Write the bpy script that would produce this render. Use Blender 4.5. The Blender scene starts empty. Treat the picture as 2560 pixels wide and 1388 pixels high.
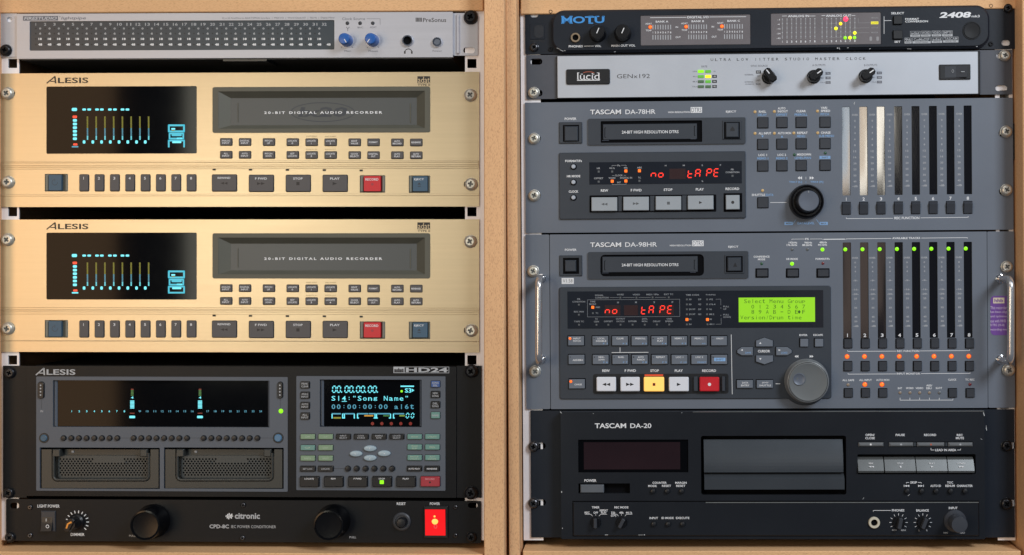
import bpy, math, random
from mathutils import Vector, Matrix
from mathutils.geometry import delaunay_2d_cdt
random.seed(7)
sc = bpy.context.scene
COL = sc.collection
S = 0.000402            # metres per photo unit on the front plane
D = 3300.0              # camera distance in the same units
# ---------------------------------------------------------------- camera
cam = bpy.data.cameras.new('camera'); camo = bpy.data.objects.new('camera', cam); COL.objects.link(camo)
camo.location = (0, -D*S, 0); camo.rotation_euler = (math.radians(90), 0, 0)
cam.sensor_width = 36; cam.lens = 36*D/2560; cam.shift_x = -220/2560; cam.shift_y = -44/2560
cam.clip_start = 0.05; cam.clip_end = 50
sc.camera = camo
# ---------------------------------------------------------------- world and lamps
wd = bpy.data.worlds.new('World'); sc.world = wd; wd.use_nodes = True
bg = wd.node_tree.nodes['Background']; bg.inputs[0].default_value = (0.62, 0.72, 0.9, 1); bg.inputs[1].default_value = 0.12
def area(name, loc, aim, sx, sy, power, col):
    l = bpy.data.lights.new(name, 'AREA'); l.shape = 'RECTANGLE'; l.size = sx; l.size_y = sy; l.energy = power; l.color = col
    o = bpy.data.objects.new(name, l); COL.objects.link(o); o.location = loc
    o.rotation_euler = (Vector(aim)-Vector(loc)).to_track_quat('-Z', 'Y').to_euler()
    return o
area('window_light', (1.5, -1.9, 1.35), (0.1, 0, 0), 0.75, 0.85, 47, (0.88, 0.94, 1.0))
area('ceiling_light', (-0.5, -1.5, 1.7), (-0.2, 0, -0.1), 1.4, 1.0, 10, (1.0, 0.93, 0.84))
area('warm_sheen_fill', (-1.62, -1.9, -0.05), (-0.4, 0, 0), 0.6, 1.4, 9.5, (1.0, 0.60, 0.30))  # added unseen lamp, gives the gold panels an orange sheen on the left
area('gold_sheen_fill', (-1.06, -2.3, 0.1), (-0.35, 0, 0), 0.4, 0.8, 8.5, (1.0, 0.97, 0.80))  # added unseen lamp, placed to brighten the middle of the gold panels
area('reflection_panel', (0.815, -4.6, 0.52), (0.2, 0, 0.13), 0.06, 0.44, 0.75, (0.72, 0.86, 1.0))  # added unseen panels, tinted and sized to reflect in the meter windows
area('reflection_panel', (0.885, -4.6, 0.52), (0.2, 0, 0.13), 0.075, 0.44, 0.9, (1.0, 0.78, 0.56))
area('reflection_panel', (0.960, -4.6, 0.52), (0.2, 0, 0.13), 0.07, 0.46, 1.9, (1.0, 0.94, 0.82))
area('reflection_panel', (0.89, -4.6, -0.05), (0.2, 0, 0), 0.2, 0.6, 0.35, (1.0, 0.74, 0.6))
sc.view_settings.view_transform = 'Standard'; sc.view_settings.look = 'None'
sc.view_settings.exposure = 0; sc.view_settings.gamma = 1
sc.render.engine = 'CYCLES'
# ---------------------------------------------------------------- materials
def lin(c):
    r = []
    for x in c:
        x /= 255.0
        r.append(x/12.92 if x <= 0.04045 else ((x+0.055)/1.055)**2.4)
    return r
MC = {}
def mat(name, rgb, rough=0.5, metal=0.0, var=0.06, bump=0.0, nscale=60, stretch=(1, 1, 1), coat=0, spec=0.5, aniso=0, fine=None, bd=3):
    if name in MC: return MC[name]
    m = bpy.data.materials.new(name); m.use_nodes = True; nt = m.node_tree; b = nt.nodes['Principled BSDF']
    c = lin(rgb)
    tc = nt.nodes.new('ShaderNodeTexCoord'); mp = nt.nodes.new('ShaderNodeMapping'); mp.inputs['Scale'].default_value = stretch
    nt.links.new(tc.outputs['Object'], mp.inputs[0])
    nz = nt.nodes.new('ShaderNodeTexNoise'); nz.inputs['Scale'].default_value = nscale; nz.inputs['Detail'].default_value = 6
    nt.links.new(mp.outputs[0], nz.inputs['Vector'])
    cr = nt.nodes.new('ShaderNodeValToRGB')
    cr.color_ramp.elements[0].position = 0.3; cr.color_ramp.elements[1].position = 0.7
    cr.color_ramp.elements[0].color = [x*(1-var) for x in c]+[1]; cr.color_ramp.elements[1].color = [min(1, x*(1+var)) for x in c]+[1]
    nt.links.new(nz.outputs[0], cr.inputs[0])
    last = cr.outputs[0]
    if fine:      # fine speckle of another colour: (rgb, scale, low, high)
        n2 = nt.nodes.new('ShaderNodeTexNoise'); n2.inputs['Scale'].default_value = fine[1]; n2.inputs['Detail'].default_value = 3
        nt.links.new(mp.outputs[0], n2.inputs['Vector'])
        mr = nt.nodes.new('ShaderNodeMapRange'); mr.inputs[1].default_value = fine[2]; mr.inputs[2].default_value = fine[3]
        nt.links.new(n2.outputs[0], mr.inputs[0])
        mx = nt.nodes.new('ShaderNodeMixRGB'); nt.links.new(mr.outputs[0], mx.inputs[0]); nt.links.new(last, mx.inputs[1])
        mx.inputs[2].default_value = lin(fine[0])+[1]; last = mx.outputs[0]
    nt.links.new(last, b.inputs['Base Color'])
    rr = nt.nodes.new('ShaderNodeMapRange'); rr.inputs[3].default_value = max(0.02, rough*0.85); rr.inputs[4].default_value = min(1, rough*1.15)
    nt.links.new(nz.outputs[0], rr.inputs[0]); nt.links.new(rr.outputs[0], b.inputs['Roughness'])
    b.inputs['Metallic'].default_value = metal; b.inputs['Specular IOR Level'].default_value = spec
    b.inputs['Coat Weight'].default_value = coat; b.inputs['Coat Roughness'].default_value = 0.08
    b.inputs['Anisotropic'].default_value = aniso
    if bump:
        bp = nt.nodes.new('ShaderNodeBump'); bp.inputs['Strength'].default_value = bump; bp.inputs['Distance'].default_value = 0.0003
        n3 = nt.nodes.new('ShaderNodeTexNoise'); n3.inputs['Scale'].default_value = nscale*12; n3.inputs['Detail'].default_value = bd
        nt.links.new(mp.outputs[0], n3.inputs['Vector']); nt.links.new(n3.outputs[0], bp.inputs['Height']); nt.links.new(bp.outputs[0], b.inputs['Normal'])
    MC[name] = m; return m
def em(name, rgb, st, base=None):
    if name in MC: return MC[name]
    m = bpy.data.materials.new(name); m.use_nodes = True; b = m.node_tree.nodes['Principled BSDF']
    c = lin(rgb); b.inputs['Base Color'].default_value = (lin(base) if base else [x*0.3 for x in c])+[1]
    b.inputs['Emission Color'].default_value = c+[1]; b.inputs['Emission Strength'].default_value = st; b.inputs['Roughness'].default_value = 0.35
    MC[name] = m; return m
gold = mat('champagne anodised metal', (193, 176, 147), 0.34, 0.66, 0.03, 0.05, 25, (0.25, 1, 14), aniso=0.4, fine=((176, 160, 132), 260, 0.66, 0.95))
silver = mat('silver anodised metal', (186, 188, 198), 0.42, 0.35, 0.03, 0.06, 25, (0.3, 1, 10))
clocksilver = mat('clock faceplate silver', (190, 196, 206), 0.45, 0.25, 0.03, 0.05, 20)
grey = mat('slate grey paint', (102, 110, 123), 0.44, 0.0, 0.07, 0.18, 9, fine=((136, 142, 150), 650, 0.74, 0.92))
dgrey = mat('dark slate plastic', (50, 57, 67), 0.5, 0, 0.05, 0.15, 30)
dgrey2 = mat('display bezel slate', (40, 46, 56), 0.4, 0, 0.05, 0.05, 30)
hdgrey = mat('recorder module grey', (84, 92, 104), 0.5, 0, 0.04, 0.12, 30)
black = mat('black paint', (19, 21, 25), 0.42, 0, 0.10, 0.15, 18, spec=0.22, fine=((50, 54, 60), 900, 0.72, 0.88))
navy = mat('blue black paint', (27, 33, 43), 0.42, 0, 0.08, 0.2, 18, spec=0.3, fine=((80, 88, 98), 800, 0.72, 0.86))
da20 = mat('satin blue black metal', (38, 42, 49), 0.33, 0.45, 0.10, 0.05, 12, fine=((90, 96, 104), 700, 0.73, 0.86))
tray = mat('satin grey tray metal', (80, 86, 93), 0.32, 0.6, 0.08, 0.05, 12)
bkpl = mat('black plastic', (20, 22, 27), 0.42, 0, 0.1, 0.05, 60)
void = mat('matt black cavity', (8, 9, 13), 0.85, 0, 0.05, spec=0.1)
glass = mat('black display glass', (7, 8, 11), 0.07, 0, 0.05, spec=0.13)
meterglass = mat('tinted meter glass', (12, 12, 17), 0.06, 0, 0.05, 0.6, 3.2, (1.5, 1, 0.55), spec=0.8, coat=0.0, bd=0)
redglass = mat('tinted red glass', (36, 19, 23), 0.08, 0, 0.25, nscale=14, spec=0.8)
smoke = mat('smoked grey window', (112, 108, 112), 0.28, 0, 0.08, nscale=20)
teal = mat('dark teal window', (44, 56, 68), 0.3, 0, 0.04)
olive = mat('olive grey plastic', (88, 88, 79), 0.5, 0, 0.05, 0.1, 40)
doorgrey = mat('cassette door grey', (76, 80, 82), 0.4, 0, 0.07, 0.05, 14)
keygrey = mat('warm grey rubber key', (88, 86, 88), 0.55, 0, 0.05)
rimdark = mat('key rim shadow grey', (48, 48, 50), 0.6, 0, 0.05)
bluekey = mat('steel blue key', (66, 94, 116), 0.5, 0, 0.04)
redkey = mat('red key', (205, 30, 44), 0.4, 0, 0.04)
maroon = mat('dull red key', (165, 52, 64), 0.45, 0, 0.04)
smallkey = mat('charcoal key', (50, 54, 62), 0.45, 0, 0.05)
lightkey = mat('pale grey key', (158, 166, 174), 0.42, 0, 0.03)
midkey = mat('mid grey key', (104, 112, 124), 0.45, 0, 0.04)
whitekey = mat('white key', (226, 230, 240), 0.35, 0, 0.02)
greenkey = mat('sage green key', (130, 156, 128), 0.5, 0, 0.04)
tealkey = mat('sea green key', (108, 150, 142), 0.5, 0, 0.04)
bluek2 = mat('blue key', (62, 92, 150), 0.45, 0, 0.04)
icekey = mat('pale blue key', (160, 180, 192), 0.35, 0, 0.04)
bluecap = mat('blue knob plastic', (30, 92, 172), 0.35, 0, 0.04)
knobblk = mat('satin black knob', (17, 18, 22), 0.34, 0, 0.08, spec=0.35)
knobgry = mat('jog wheel grey', (100, 105, 108), 0.5, 0, 0.04, 0.05)
knobrim = mat('jog wheel rim', (116, 120, 124), 0.3, 0, 0.04)
capgrey = mat('jog cap grey', (98, 106, 120), 0.42, 0.2, 0.04)
chrome = mat('chrome', (225, 225, 228), 0.09, 1.0, 0.02)
handlem = mat('polished handle steel', (205, 205, 208), 0.26, 0.8, 0.03)
zinc = mat('zinc plated steel', (206, 203, 194), 0.36, 0.6, 0.10, 0.1, 200)
darkchrome = mat('blackened steel', (84, 84, 88), 0.25, 0.9, 0.1)
blackscrew = mat('black oxide steel', (40, 41, 45), 0.28, 0.6, 0.1)
rail = mat('white coated rail steel', (246, 243, 247), 0.45, 0.1, 0.04, 0.1, 30)
brushed = mat('brushed nickel', (190, 186, 176), 0.25, 0.9, 0.05)
chas = mat('galvanised chassis steel', (105, 108, 110), 0.5, 0.6, 0.1, nscale=10)
chasblk = mat('dark chassis steel', (30, 31, 34), 0.6, 0.2, 0.1, nscale=10)
wood = mat('raw particle board edge', (232, 186, 140), 0.72, 0, 0.09, 0.4, 11, (1, 1, 0.35), spec=0.25, fine=((186, 138, 106), 1300, 0.50, 0.80))
wood2 = mat('raw fibreboard', (232, 187, 140), 0.72, 0, 0.09, 0.4, 11, (0.3, 1, 1.4), spec=0.25, fine=((188, 146, 106), 1300, 0.50, 0.80))
purple = mat('purple sticker', (110, 72, 150), 0.4, 0, 0.03)
paper = mat('white paper sticker', (226, 228, 232), 0.6, 0, 0.02)
cream = mat('cream print', (216, 206, 180), 0.6, 0, 0.02)
P_ = lambda n, c, r=0.5: mat(n, c, r, 0, 0.02)
white = P_('white print', (232, 235, 240)); palegrey = P_('pale grey print', (176, 180, 186)); dimgrey = P_('dim grey print', (118, 124, 134))
ltblue = P_('light blue print', (128, 168, 214)); ink_dk = P_('dark print', (42, 38, 36)); ink_gr = P_('grey print', (104, 106, 116))
motublue = P_('sky blue print', (62, 150, 226)); orange = P_('orange print', (245, 160, 60)); shade = P_('black print', (24, 26, 32))
ink_br = P_('brown print', (120, 100, 66)); keyink = P_('dark key symbol', (46, 44, 46)); redpr = P_('rust print', (176, 92, 70))
oval_ink = P_('slate print', (60, 66, 74)); chipm = P_('bare chipped metal', (188, 192, 196), 0.3); lcdink = P_('lcd ink', (48, 92, 20))
vfd = em('cyan fluorescent glow', (110, 232, 246), 1.0); vfdd = em('deep cyan glow', (50, 190, 215), 0.8); vfdb = em('blue cyan glow', (84, 176, 206), 0.55)
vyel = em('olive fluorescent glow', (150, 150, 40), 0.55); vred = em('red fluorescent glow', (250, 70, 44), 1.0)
vgrn = em('dim green glow', (60, 130, 60), 0.5); vdred = em('dim red glow', (150, 34, 24), 0.4); vdim = em('dim violet glow', (90, 104, 128), 0.35)
segred = em('red digit glow', (255, 56, 40), 1.5); segdim = em('unlit digit block', (54, 26, 30), 0.35)
ledor = em('orange lamp glow', (255, 112, 34), 1.5); ledorh = em('orange lamp core', (255, 176, 90), 4.0); ledgr = em('green lamp glow', (140, 236, 20), 1.2); ledyl = em('yellow lamp glow', (236, 238, 30), 1.8)
ledrd = em('red lamp glow', (255, 40, 70), 3.5); ledgm = em('mid green lamp', (110, 200, 70), 0.65); ledgd = P_('unlit green lamp', (92, 122, 92), 0.3)
amb = em('amber lens', (214, 176, 110), 0.12, (190, 160, 110)); grnd = P_('unlit green lens', (40, 84, 60), 0.3); redd = P_('unlit red lens', (110, 34, 42), 0.3); tand = P_('unlit clear lens', (140, 126, 112), 0.3); greyd = P_('unlit grey lens', (96, 100, 104), 0.3)
lcd = em('green lcd backlight', (140, 206, 20), 0.55, (130, 190, 40)); stopk = em('lit amber key', (255, 184, 74), 0.7, (240, 200, 120)); redrock = em('lit red rocker', (232, 12, 24), 0.8, (200, 20, 24)); hot = em('lamp filament glow', (255, 150, 70), 2.4)
orglow = em('painted amber spill', (226, 80, 40), 0.55, (150, 60, 40))  # painted halo: glowing surfaces imitate light spilling from lit lamps
# ---------------------------------------------------------------- frames: the two racks stand very slightly turned
class Frame:
    def __init__(s, px, Y, a, roll):
        s.O = Vector(((px-1500)*S, Y*S, 0))
        R = Matrix.Rotation(-a, 3, 'Z') @ Matrix.Rotation(-roll, 3, 'Y')
        s.R = R; s.ex = R @ Vector((1, 0, 0)); s.ey = R @ Vector((0, 1, 0)); s.ez = R @ Vector((0, 0, 1))
        s.M = Matrix.Translation(s.O) @ R.to_4x4()
    def P(s, x, y, w=0):
        C = Vector((0, -D*S, 0)); d = Vector(((x-1500)*S, D*S, -(y-650)*S))
        o = s.O - s.ey*(w*S); t = (o-C).dot(s.ey)/d.dot(s.ey); p = C+d*t-s.O
        return p.dot(s.ex), p.dot(s.ez)
FL = Frame(600, 15, math.atan(30/1200), 0)
FR = Frame(1925, 18.5, math.atan(37/1210), math.radians(0.36))
# ---------------------------------------------------------------- mesh builder (u right, v up, w out of the panel; metres)
def rrect(u0, v0, u1, v1, r=0, n=4):
    if u0 > u1: u0, u1 = u1, u0
    if v0 > v1: v0, v1 = v1, v0
    r = min(r, (u1-u0)/2.001, (v1-v0)/2.001)
    if r <= 1e-7: return [(u0, v0), (u1, v0), (u1, v1), (u0, v1)]
    o = []
    for cx, cy, a0 in ((u1-r, v0+r, -90), (u1-r, v1-r, 0), (u0+r, v1-r, 90), (u0+r, v0+r, 180)):
        for i in range(n+1):
            a = math.radians(a0+90*i/n); o.append((cx+r*math.cos(a), cy+r*math.sin(a)))
    return o
def inside(p, poly):
    c = False; j = len(poly)-1
    for i in range(len(poly)):
        if (poly[i][1] > p[1]) != (poly[j][1] > p[1]) and p[0] < (poly[j][0]-poly[i][0])*(p[1]-poly[i][1])/(poly[j][1]-poly[i][1])+poly[i][0]: c = not c
        j = i
    return c
TX = {}; ASP = {}
def textmesh(s, off, shear, sp, res):
    k = (s, off, shear, sp, res)
    if k in TX: return TX[k]
    cu = bpy.data.curves.new('lettering', 'FONT'); cu.body = s; cu.offset = off; cu.shear = shear; cu.space_character = sp; cu.resolution_u = res
    o = bpy.data.objects.new('lettering', cu); me = o.to_mesh()
    vs = [(v.co.x, v.co.y) for v in me.vertices]; fs = [tuple(p.vertices) for p in me.polygons]; o.to_mesh_clear()
    bpy.data.objects.remove(o); bpy.data.curves.remove(cu)
    x0 = min(v[0] for v in vs); x1 = max(v[0] for v in vs); y0 = min(v[1] for v in vs); y1 = max(v[1] for v in vs)
    if vs and fs:
        a, b, c = (vs[i] for i in fs[0][:3])
        if (b[0]-a[0])*(c[1]-a[1])-(b[1]-a[1])*(c[0]-a[0]) < 0: fs = [f[::-1] for f in fs]
    r = ([((v[0]-x0)/(x1-x0), (v[1]-y0)/(y1-y0)) for v in vs], fs); TX[k] = r; ASP[s] = (x1-x0)/(y1-y0); return r
class MB:
    def __init__(s): s.v = []; s.f = []; s.m = []; s.mats = []; s.smooth = False
    def mi(s, m):
        if m not in s.mats: s.mats.append(m)
        return s.mats.index(m)
    def add(s, vs, fs, m):
        b = len(s.v); s.v += vs; k = s.mi(m)
        for f in fs: s.f.append([b+i for i in f]); s.m.append(k)
    def loops(s, L, m, cap=True, back=True):
        n = len(L[0]); vs = [p for l in L for p in l]; fs = []
        for k in range(len(L)-1):
            for i in range(n):
                j = (i+1) % n; fs.append((k*n+i, k*n+j, (k+1)*n+j, (k+1)*n+i))
        if cap: fs.append([(len(L)-1)*n+i for i in range(n)])
        if back: fs.append([n-1-i for i in range(n)])
        s.add(vs, fs, m)
    def prism(s, o, w0, w1, m, bev=0, back=True):
        P = lambda pts, w: [(p[0], -w*S, p[1]) for p in pts]
        if bev:
            us = [p[0] for p in o]; vs = [p[1] for p in o]; cu = (min(us)+max(us))/2; cv = (min(vs)+max(vs))/2
            hu = (max(us)-min(us))/2; hv = (max(vs)-min(vs))/2; b = min(bev*S, hu*0.9, hv*0.9)
            ins = [(cu+(p[0]-cu)*(hu-b)/hu, cv+(p[1]-cv)*(hv-b)/hv) for p in o]
            s.loops([P(o, w0), P(o, w1-bev), P(ins, w1)], m, True, back)
        else: s.loops([P(o, w0), P(o, w1)], m, True, back)
    def plate(s, o, holes, w0, w1, m, wall=None):
        pts = [Vector(p) for p in o]; edges = [(i, (i+1) % len(o)) for i in range(len(o))]
        for h in holes:
            b = len(pts); pts += [Vector(p) for p in h]; edges += [(b+i, b+(i+1) % len(h)) for i in range(len(h))]
        V, E, F, _, _, _ = delaunay_2d_cdt(pts, edges, [], 0, 1e-7)
        fs = []
        for f in F:
            c = (sum(V[i][0] for i in f)/3, sum(V[i][1] for i in f)/3)
            if inside(c, o) and not any(inside(c, h) for h in holes):
                a, b, d = V[f[0]], V[f[1]], V[f[2]]
                fs.append(tuple(f) if (b-a).cross(d-a) > 0 else tuple(f)[::-1])
        s.add([(p[0], -w1*S, p[1]) for p in V], fs, m)
        s.add([(p[0], -w0*S, p[1]) for p in V], [f[::-1] for f in fs], m)
        for k, l in enumerate([o]+holes):
            n = len(l); vs = [(p[0], -w0*S, p[1]) for p in l]+[(p[0], -w1*S, p[1]) for p in l]
            fs = [(i, (i+1) % n, n+(i+1) % n, n+i) for i in range(n)]
            if k: fs = [f[::-1] for f in fs]
            s.add(vs, fs, m if k == 0 else (wall or m))
    def lathe(s, cu, cv, prof, m, n=32, cap=True):
        L = [[(cu+r*S*math.cos(2*math.pi*i/n), -w*S, cv+r*S*math.sin(2*math.pi*i/n)) for i in range(n)] for r, w in prof]
        s.loops(L, m, cap, False); s.smooth = True
    def flat(s, pts, w, m): s.add([(p[0], -w*S, p[1]) for p in pts], [tuple(range(len(pts)))], m)
    def disc(s, cu, cv, r, w, m, n=20, ry=None):
        s.flat([(cu+r*S*math.cos(2*math.pi*i/n), cv+(ry or r)*S*math.sin(2*math.pi*i/n)) for i in range(n)], w, m)
    def line(s, a, b, t, w, m):
        d = Vector((b[0]-a[0], b[1]-a[1])); L = d.length or 1e-9; nx, ny = -d.y/L*t*S/2, d.x/L*t*S/2
        s.flat([(a[0]-nx, a[1]-ny), (b[0]-nx, b[1]-ny), (b[0]+nx, b[1]+ny), (a[0]+nx, a[1]+ny)], w, m)
    def text(s, st, u0, v0, u1, v1, w, m, off=0.012, shear=0, sp=1.0, res=2):
        vs, fs = textmesh(st, off, shear, sp, res)
        if st in ('1', 'I', 'i', 'l', '/', '.', 'J'):      # thin characters keep their own proportions
            c = (u0+u1)/2; h = min(abs(u1-u0), abs(v1-v0)*ASP[st])/2; u0, u1 = c-h, c+h
        s.add([(u0+(u1-u0)*x, -w*S, v0+(v1-v0)*y) for x, y in vs], fs, m)
def make(name, mb, M0, parent=None, ploc=(0, 0, 0), label=None, key=None):
    """one mesh object; vertices centred on their own box"""
    xs = [[v[i] for v in mb.v] for i in range(3)]; c = [(min(x)+max(x))/2 for x in xs]
    me = bpy.data.meshes.new(name); me.from_pydata([(v[0]-c[0], v[1]-c[1], v[2]-c[2]) for v in mb.v], [], mb.f)
    for m in mb.mats: me.materials.append(m)
    me.polygons.foreach_set('material_index', mb.m)
    if mb.smooth:
        me.polygons.foreach_set('use_smooth', [True]*len(me.polygons)); me.set_sharp_from_angle(angle=math.radians(32))
    me.update()
    return place(name, me, c, M0, parent, ploc, label)
def place(name, me, c, M0, parent, ploc, label):
    o = bpy.data.objects.new(name, me); COL.objects.link(o)
    if parent is not None:
        o.parent = parent; o.location = (c[0]-ploc[0], c[1]-ploc[1], c[2]-ploc[2])
    else: o.matrix_world = M0 @ Matrix.Translation(c)
    if label: o['label'] = label
    return o
SCREW = {}
class Dev:
    def __init__(s, F, name, label, cat, cx, cy, group=None):
        s.F = F; s.ox = s.oy = 0; s.s = 1; s.dy = 0; s.W = 0; s.inks = {}; s.pl = {}
        u, v = F.P(cx, cy, 0); s.loc = (u, 0, v)
        s.root = bpy.data.objects.new(name, None); COL.objects.link(s.root); s.root.empty_display_size = 0.02
        s.root.matrix_world = F.M @ Matrix.Translation(s.loc)
        s.root['label'] = label; s.root['category'] = cat
        if group: s.root['group'] = group
    def view(s, ox, oy, k): s.ox, s.oy, s.s = ox, oy, k
    def q(s, x, y, w=None): return s.F.P(s.ox+x/s.s, s.oy+y/s.s+s.dy, s.W if w is None else w)
    def R(s, x0, y0, x1, y1, r=0, w=None):
        a = s.q(x0, y0, w); b = s.q(x1, y1, w); return rrect(a[0], a[1], b[0], b[1], r*S/s.s)
    def part(s, name, mb, parent=None, label=None):
        p = parent or s.root
        o = make(name, mb, None, p, s.pl.get(p.name, s.loc) if parent else s.loc, label)
        base = s.pl.get(p.name, s.loc) if parent else s.loc
        s.pl[o.name] = tuple(o.location[i]+base[i] for i in range(3))
        return o
    def box(s, name, x0, y0, x1, y1, w0, w1, m, r=0, bev=0, parent=None, label=None):
        mb = MB(); mb.prism(s.R(x0, y0, x1, y1, r), w0, w1, m, bev); return s.part(name, mb, parent, label)
    def plate(s, name, o, holes, w0, w1, m, wall=None, parent=None, label=None):
        mb = MB(); mb.plate(o, holes, w0, w1, m, wall); return s.part(name, mb, parent, label)
    # printing on the panel
    def ink(s, m): return s.inks.setdefault(m.name, (MB(), m))[0]
    def T(s, st, cx, cy, w, h, m=None, z=0.25, off=0.014, shear=0, sp=1.0, res=2):
        m = m or white; u0, v0 = s.q(cx-w/2, cy+h/2, z); u1, v1 = s.q(cx+w/2, cy-h/2, z)
        # keep the line level with the rack even when it is long
        cu, cv = s.q(cx, cy, z); hh = (h/2)/s.s*S; s.ink(m).text(st, u0, cv-hh, u1, cv+hh, z, m, off, shear, sp, res)
    def L(s, x0, y0, x1, y1, t, m=None, z=0.25):
        m = m or white; s.ink(m).line(s.q(x0, y0, z), s.q(x1, y1, z), t/s.s, z, m)
    def Rk(s, x0, y0, x1, y1, m, z=0.25, r=0): s.ink(m).flat(s.R(x0, y0, x1, y1, r, z), z, m)
    def Dk(s, x, y, r, m, z=0.25, ry=None):
        u, v = s.q(x, y, z); s.ink(m).disc(u, v, r/s.s, z, m, 16, ry and ry/s.s)
    def tri(s, pts, m, z=0.25): s.ink(m).flat([s.q(x, y, z) for x, y in pts], z, m)
    def flush(s, name='printed_lettering'):
        for k, (mb, m) in s.inks.items():
            if mb.f:
                o = s.part({'bare chipped metal': 'paint_chips', 'matt black cavity': 'gap_shade_and_marks', 'key rim shadow grey': 'gap_shade_and_marks'}.get(k, name), mb); o['kind'] = 'stuff'
        s.inks = {}
    def btn(s, x0, y0, x1, y1, m, w=4, r=2, txt=None, well=1.5, w0=-0.5, name='button', bev=0.8, wellm=None, label=None, extra=None):
        mb = MB(); mb.prism(s.R(x0, y0, x1, y1, r*s.s*0.999), w0, w+w0, m, bev)
        top = w+w0+0.15
        for t in (txt or []):
            st, cx, cy, tw, th = t[:5]; tm = t[5] if len(t) > 5 else white
            a = s.q(cx-tw/2, cy+th/2); b = s.q(cx+tw/2, cy-th/2); mb.text(st, a[0], a[1], b[0], b[1], top, tm)
        if extra: extra(mb, top)
        o = s.part(name, mb, None, label); o.rotation_euler = (random.uniform(-.02, .02), random.uniform(-.005, .005), random.uniform(-.02, .02))
        if well:
            k = well*s.s; s.Rk(x0-k, y0-k, x1+k, y1+k, wellm or void, (w0+0.5)*1.0+0.12, r*s.s*1.3)  # flat dark sheet imitates the shaded gap around the key
        return o
    def led(s, x, y, r, m, w=0, h=1.6, name='indicator_light', ring=None):
        mb = MB(); u, v = s.q(x, y); R = r/s.s
        mb.lathe(u, v, [(R, w), (R*0.95, w+h*0.5), (R*0.6, w+h*0.9), (R*0.2, w+h)], m, 14)
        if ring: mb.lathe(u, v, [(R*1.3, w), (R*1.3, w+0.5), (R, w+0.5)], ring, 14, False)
        return s.part(name, mb)
    def sq(s, x, y, h, m, z=0.25): s.Rk(x-h, y-h, x+h, y+h, m, z)
    def knob(s, x, y, prof, m, name='knob', n=40, mark=None, label=None, cap=None, parent=None):
        mb = MB(); u, v = s.q(x, y); pr = [(r/s.s, w) for r, w in prof]; mb.lathe(u, v, pr, m, n)
        if cap: mb.disc(u, v, cap[0]/s.s, pr[-1][1]+0.2, cap[1], n)
        if mark:      # (angle deg from up clockwise, r0, r1, width, material)
            a, r0, r1, t, mm = mark; a = math.radians(90-a)
            f = lambda r: (u+r/s.s*S*math.cos(a), v+r/s.s*S*math.sin(a))
            mb.line(f(r0), f(r1), t/s.s, pr[-1][1]+0.35, mm)
        return s.part(name, mb, parent, label)
    def jack(s, x, y, ro, ri, m, h=6, name='headphone_jack'):
        mb = MB(); u, v = s.q(x, y); ro /= s.s; ri /= s.s
        mb.lathe(u, v, [(ro, 0), (ro, h*.7), (ro*0.93, h), (ri*1.08, h), (ri, h*.7), (ri, 0.4)], m, 28, False)
        mb.disc(u, v, ri*1.02, 0.5, void); return s.part(name, mb)
    def screw(s, x, y, r, m, ang=20, w=0.3, label=None, washer=True):
        r = r/s.s; k = (round(r*2)/2, m.name, washer)
        if k not in SCREW:
            rr = k[0]; mb = MB()
            if washer: mb.lathe(0, 0, [(rr*1.0, 0), (rr*1.0, rr*.08), (rr*.9, rr*.12)], m, 28, False)
            mb.lathe(0, 0, [(rr*.95, rr*.05), (rr*.95, rr*.22), (rr*.86, rr*.42), (rr*.72, rr*.55), (rr*.6, rr*.60)], m, 28, False)
            c = []; a1, b1 = rr*.13*S, rr*.42*S
            for q in range(4):
                for (p0, p1) in ((b1, -a1), (b1, a1), (a1*1.15, a1*1.15)):
                    t = math.pi/2*q; c.append((p0*math.cos(t)-p1*math.sin(t), p0*math.sin(t)+p1*math.cos(t)))
            circ = [(rr*.6*S*math.cos(2*math.pi*i/28), rr*.6*S*math.sin(2*math.pi*i/28)) for i in range(28)]
            mb.plate(circ, [c], rr*.25, rr*.60, m, m)
            mb.disc(0, 0, rr*.52, rr*.30, chas if m is zinc else void)
            me = bpy.data.meshes.new('rack_screw'); me.from_pydata(mb.v, [], mb.f)
            for mm in mb.mats: me.materials.append(mm)
            me.polygons.foreach_set('material_index', mb.m); me.polygons.foreach_set('use_smooth', [True]*len(me.polygons)); me.set_sharp_from_angle(angle=math.radians(30))
            SCREW[k] = me
        u, v = s.q(x, y); o = bpy.data.objects.new('rack_screw', SCREW[k]); COL.objects.link(o); o.parent = s.root
        o.location = (u-s.loc[0], -w*S-s.loc[1], v-s.loc[2]); o.rotation_euler = (random.uniform(-.06, .06), math.radians(ang), random.uniform(-.06, .06))
        if label: o['label'] = label
        return o
    def chassis(s, x0, y0, x1, y1, m, depth=620, w=-8):
        return s.box('chassis', x0, y0, x1, y1, w-depth, w, m)
SEGS = {'n': 'ceg', 'o': 'cdeg', 't': 'defg', 'A': 'abcefg', 'P': 'abefg', 'E': 'adefg', '0': 'abcdef'}
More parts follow.
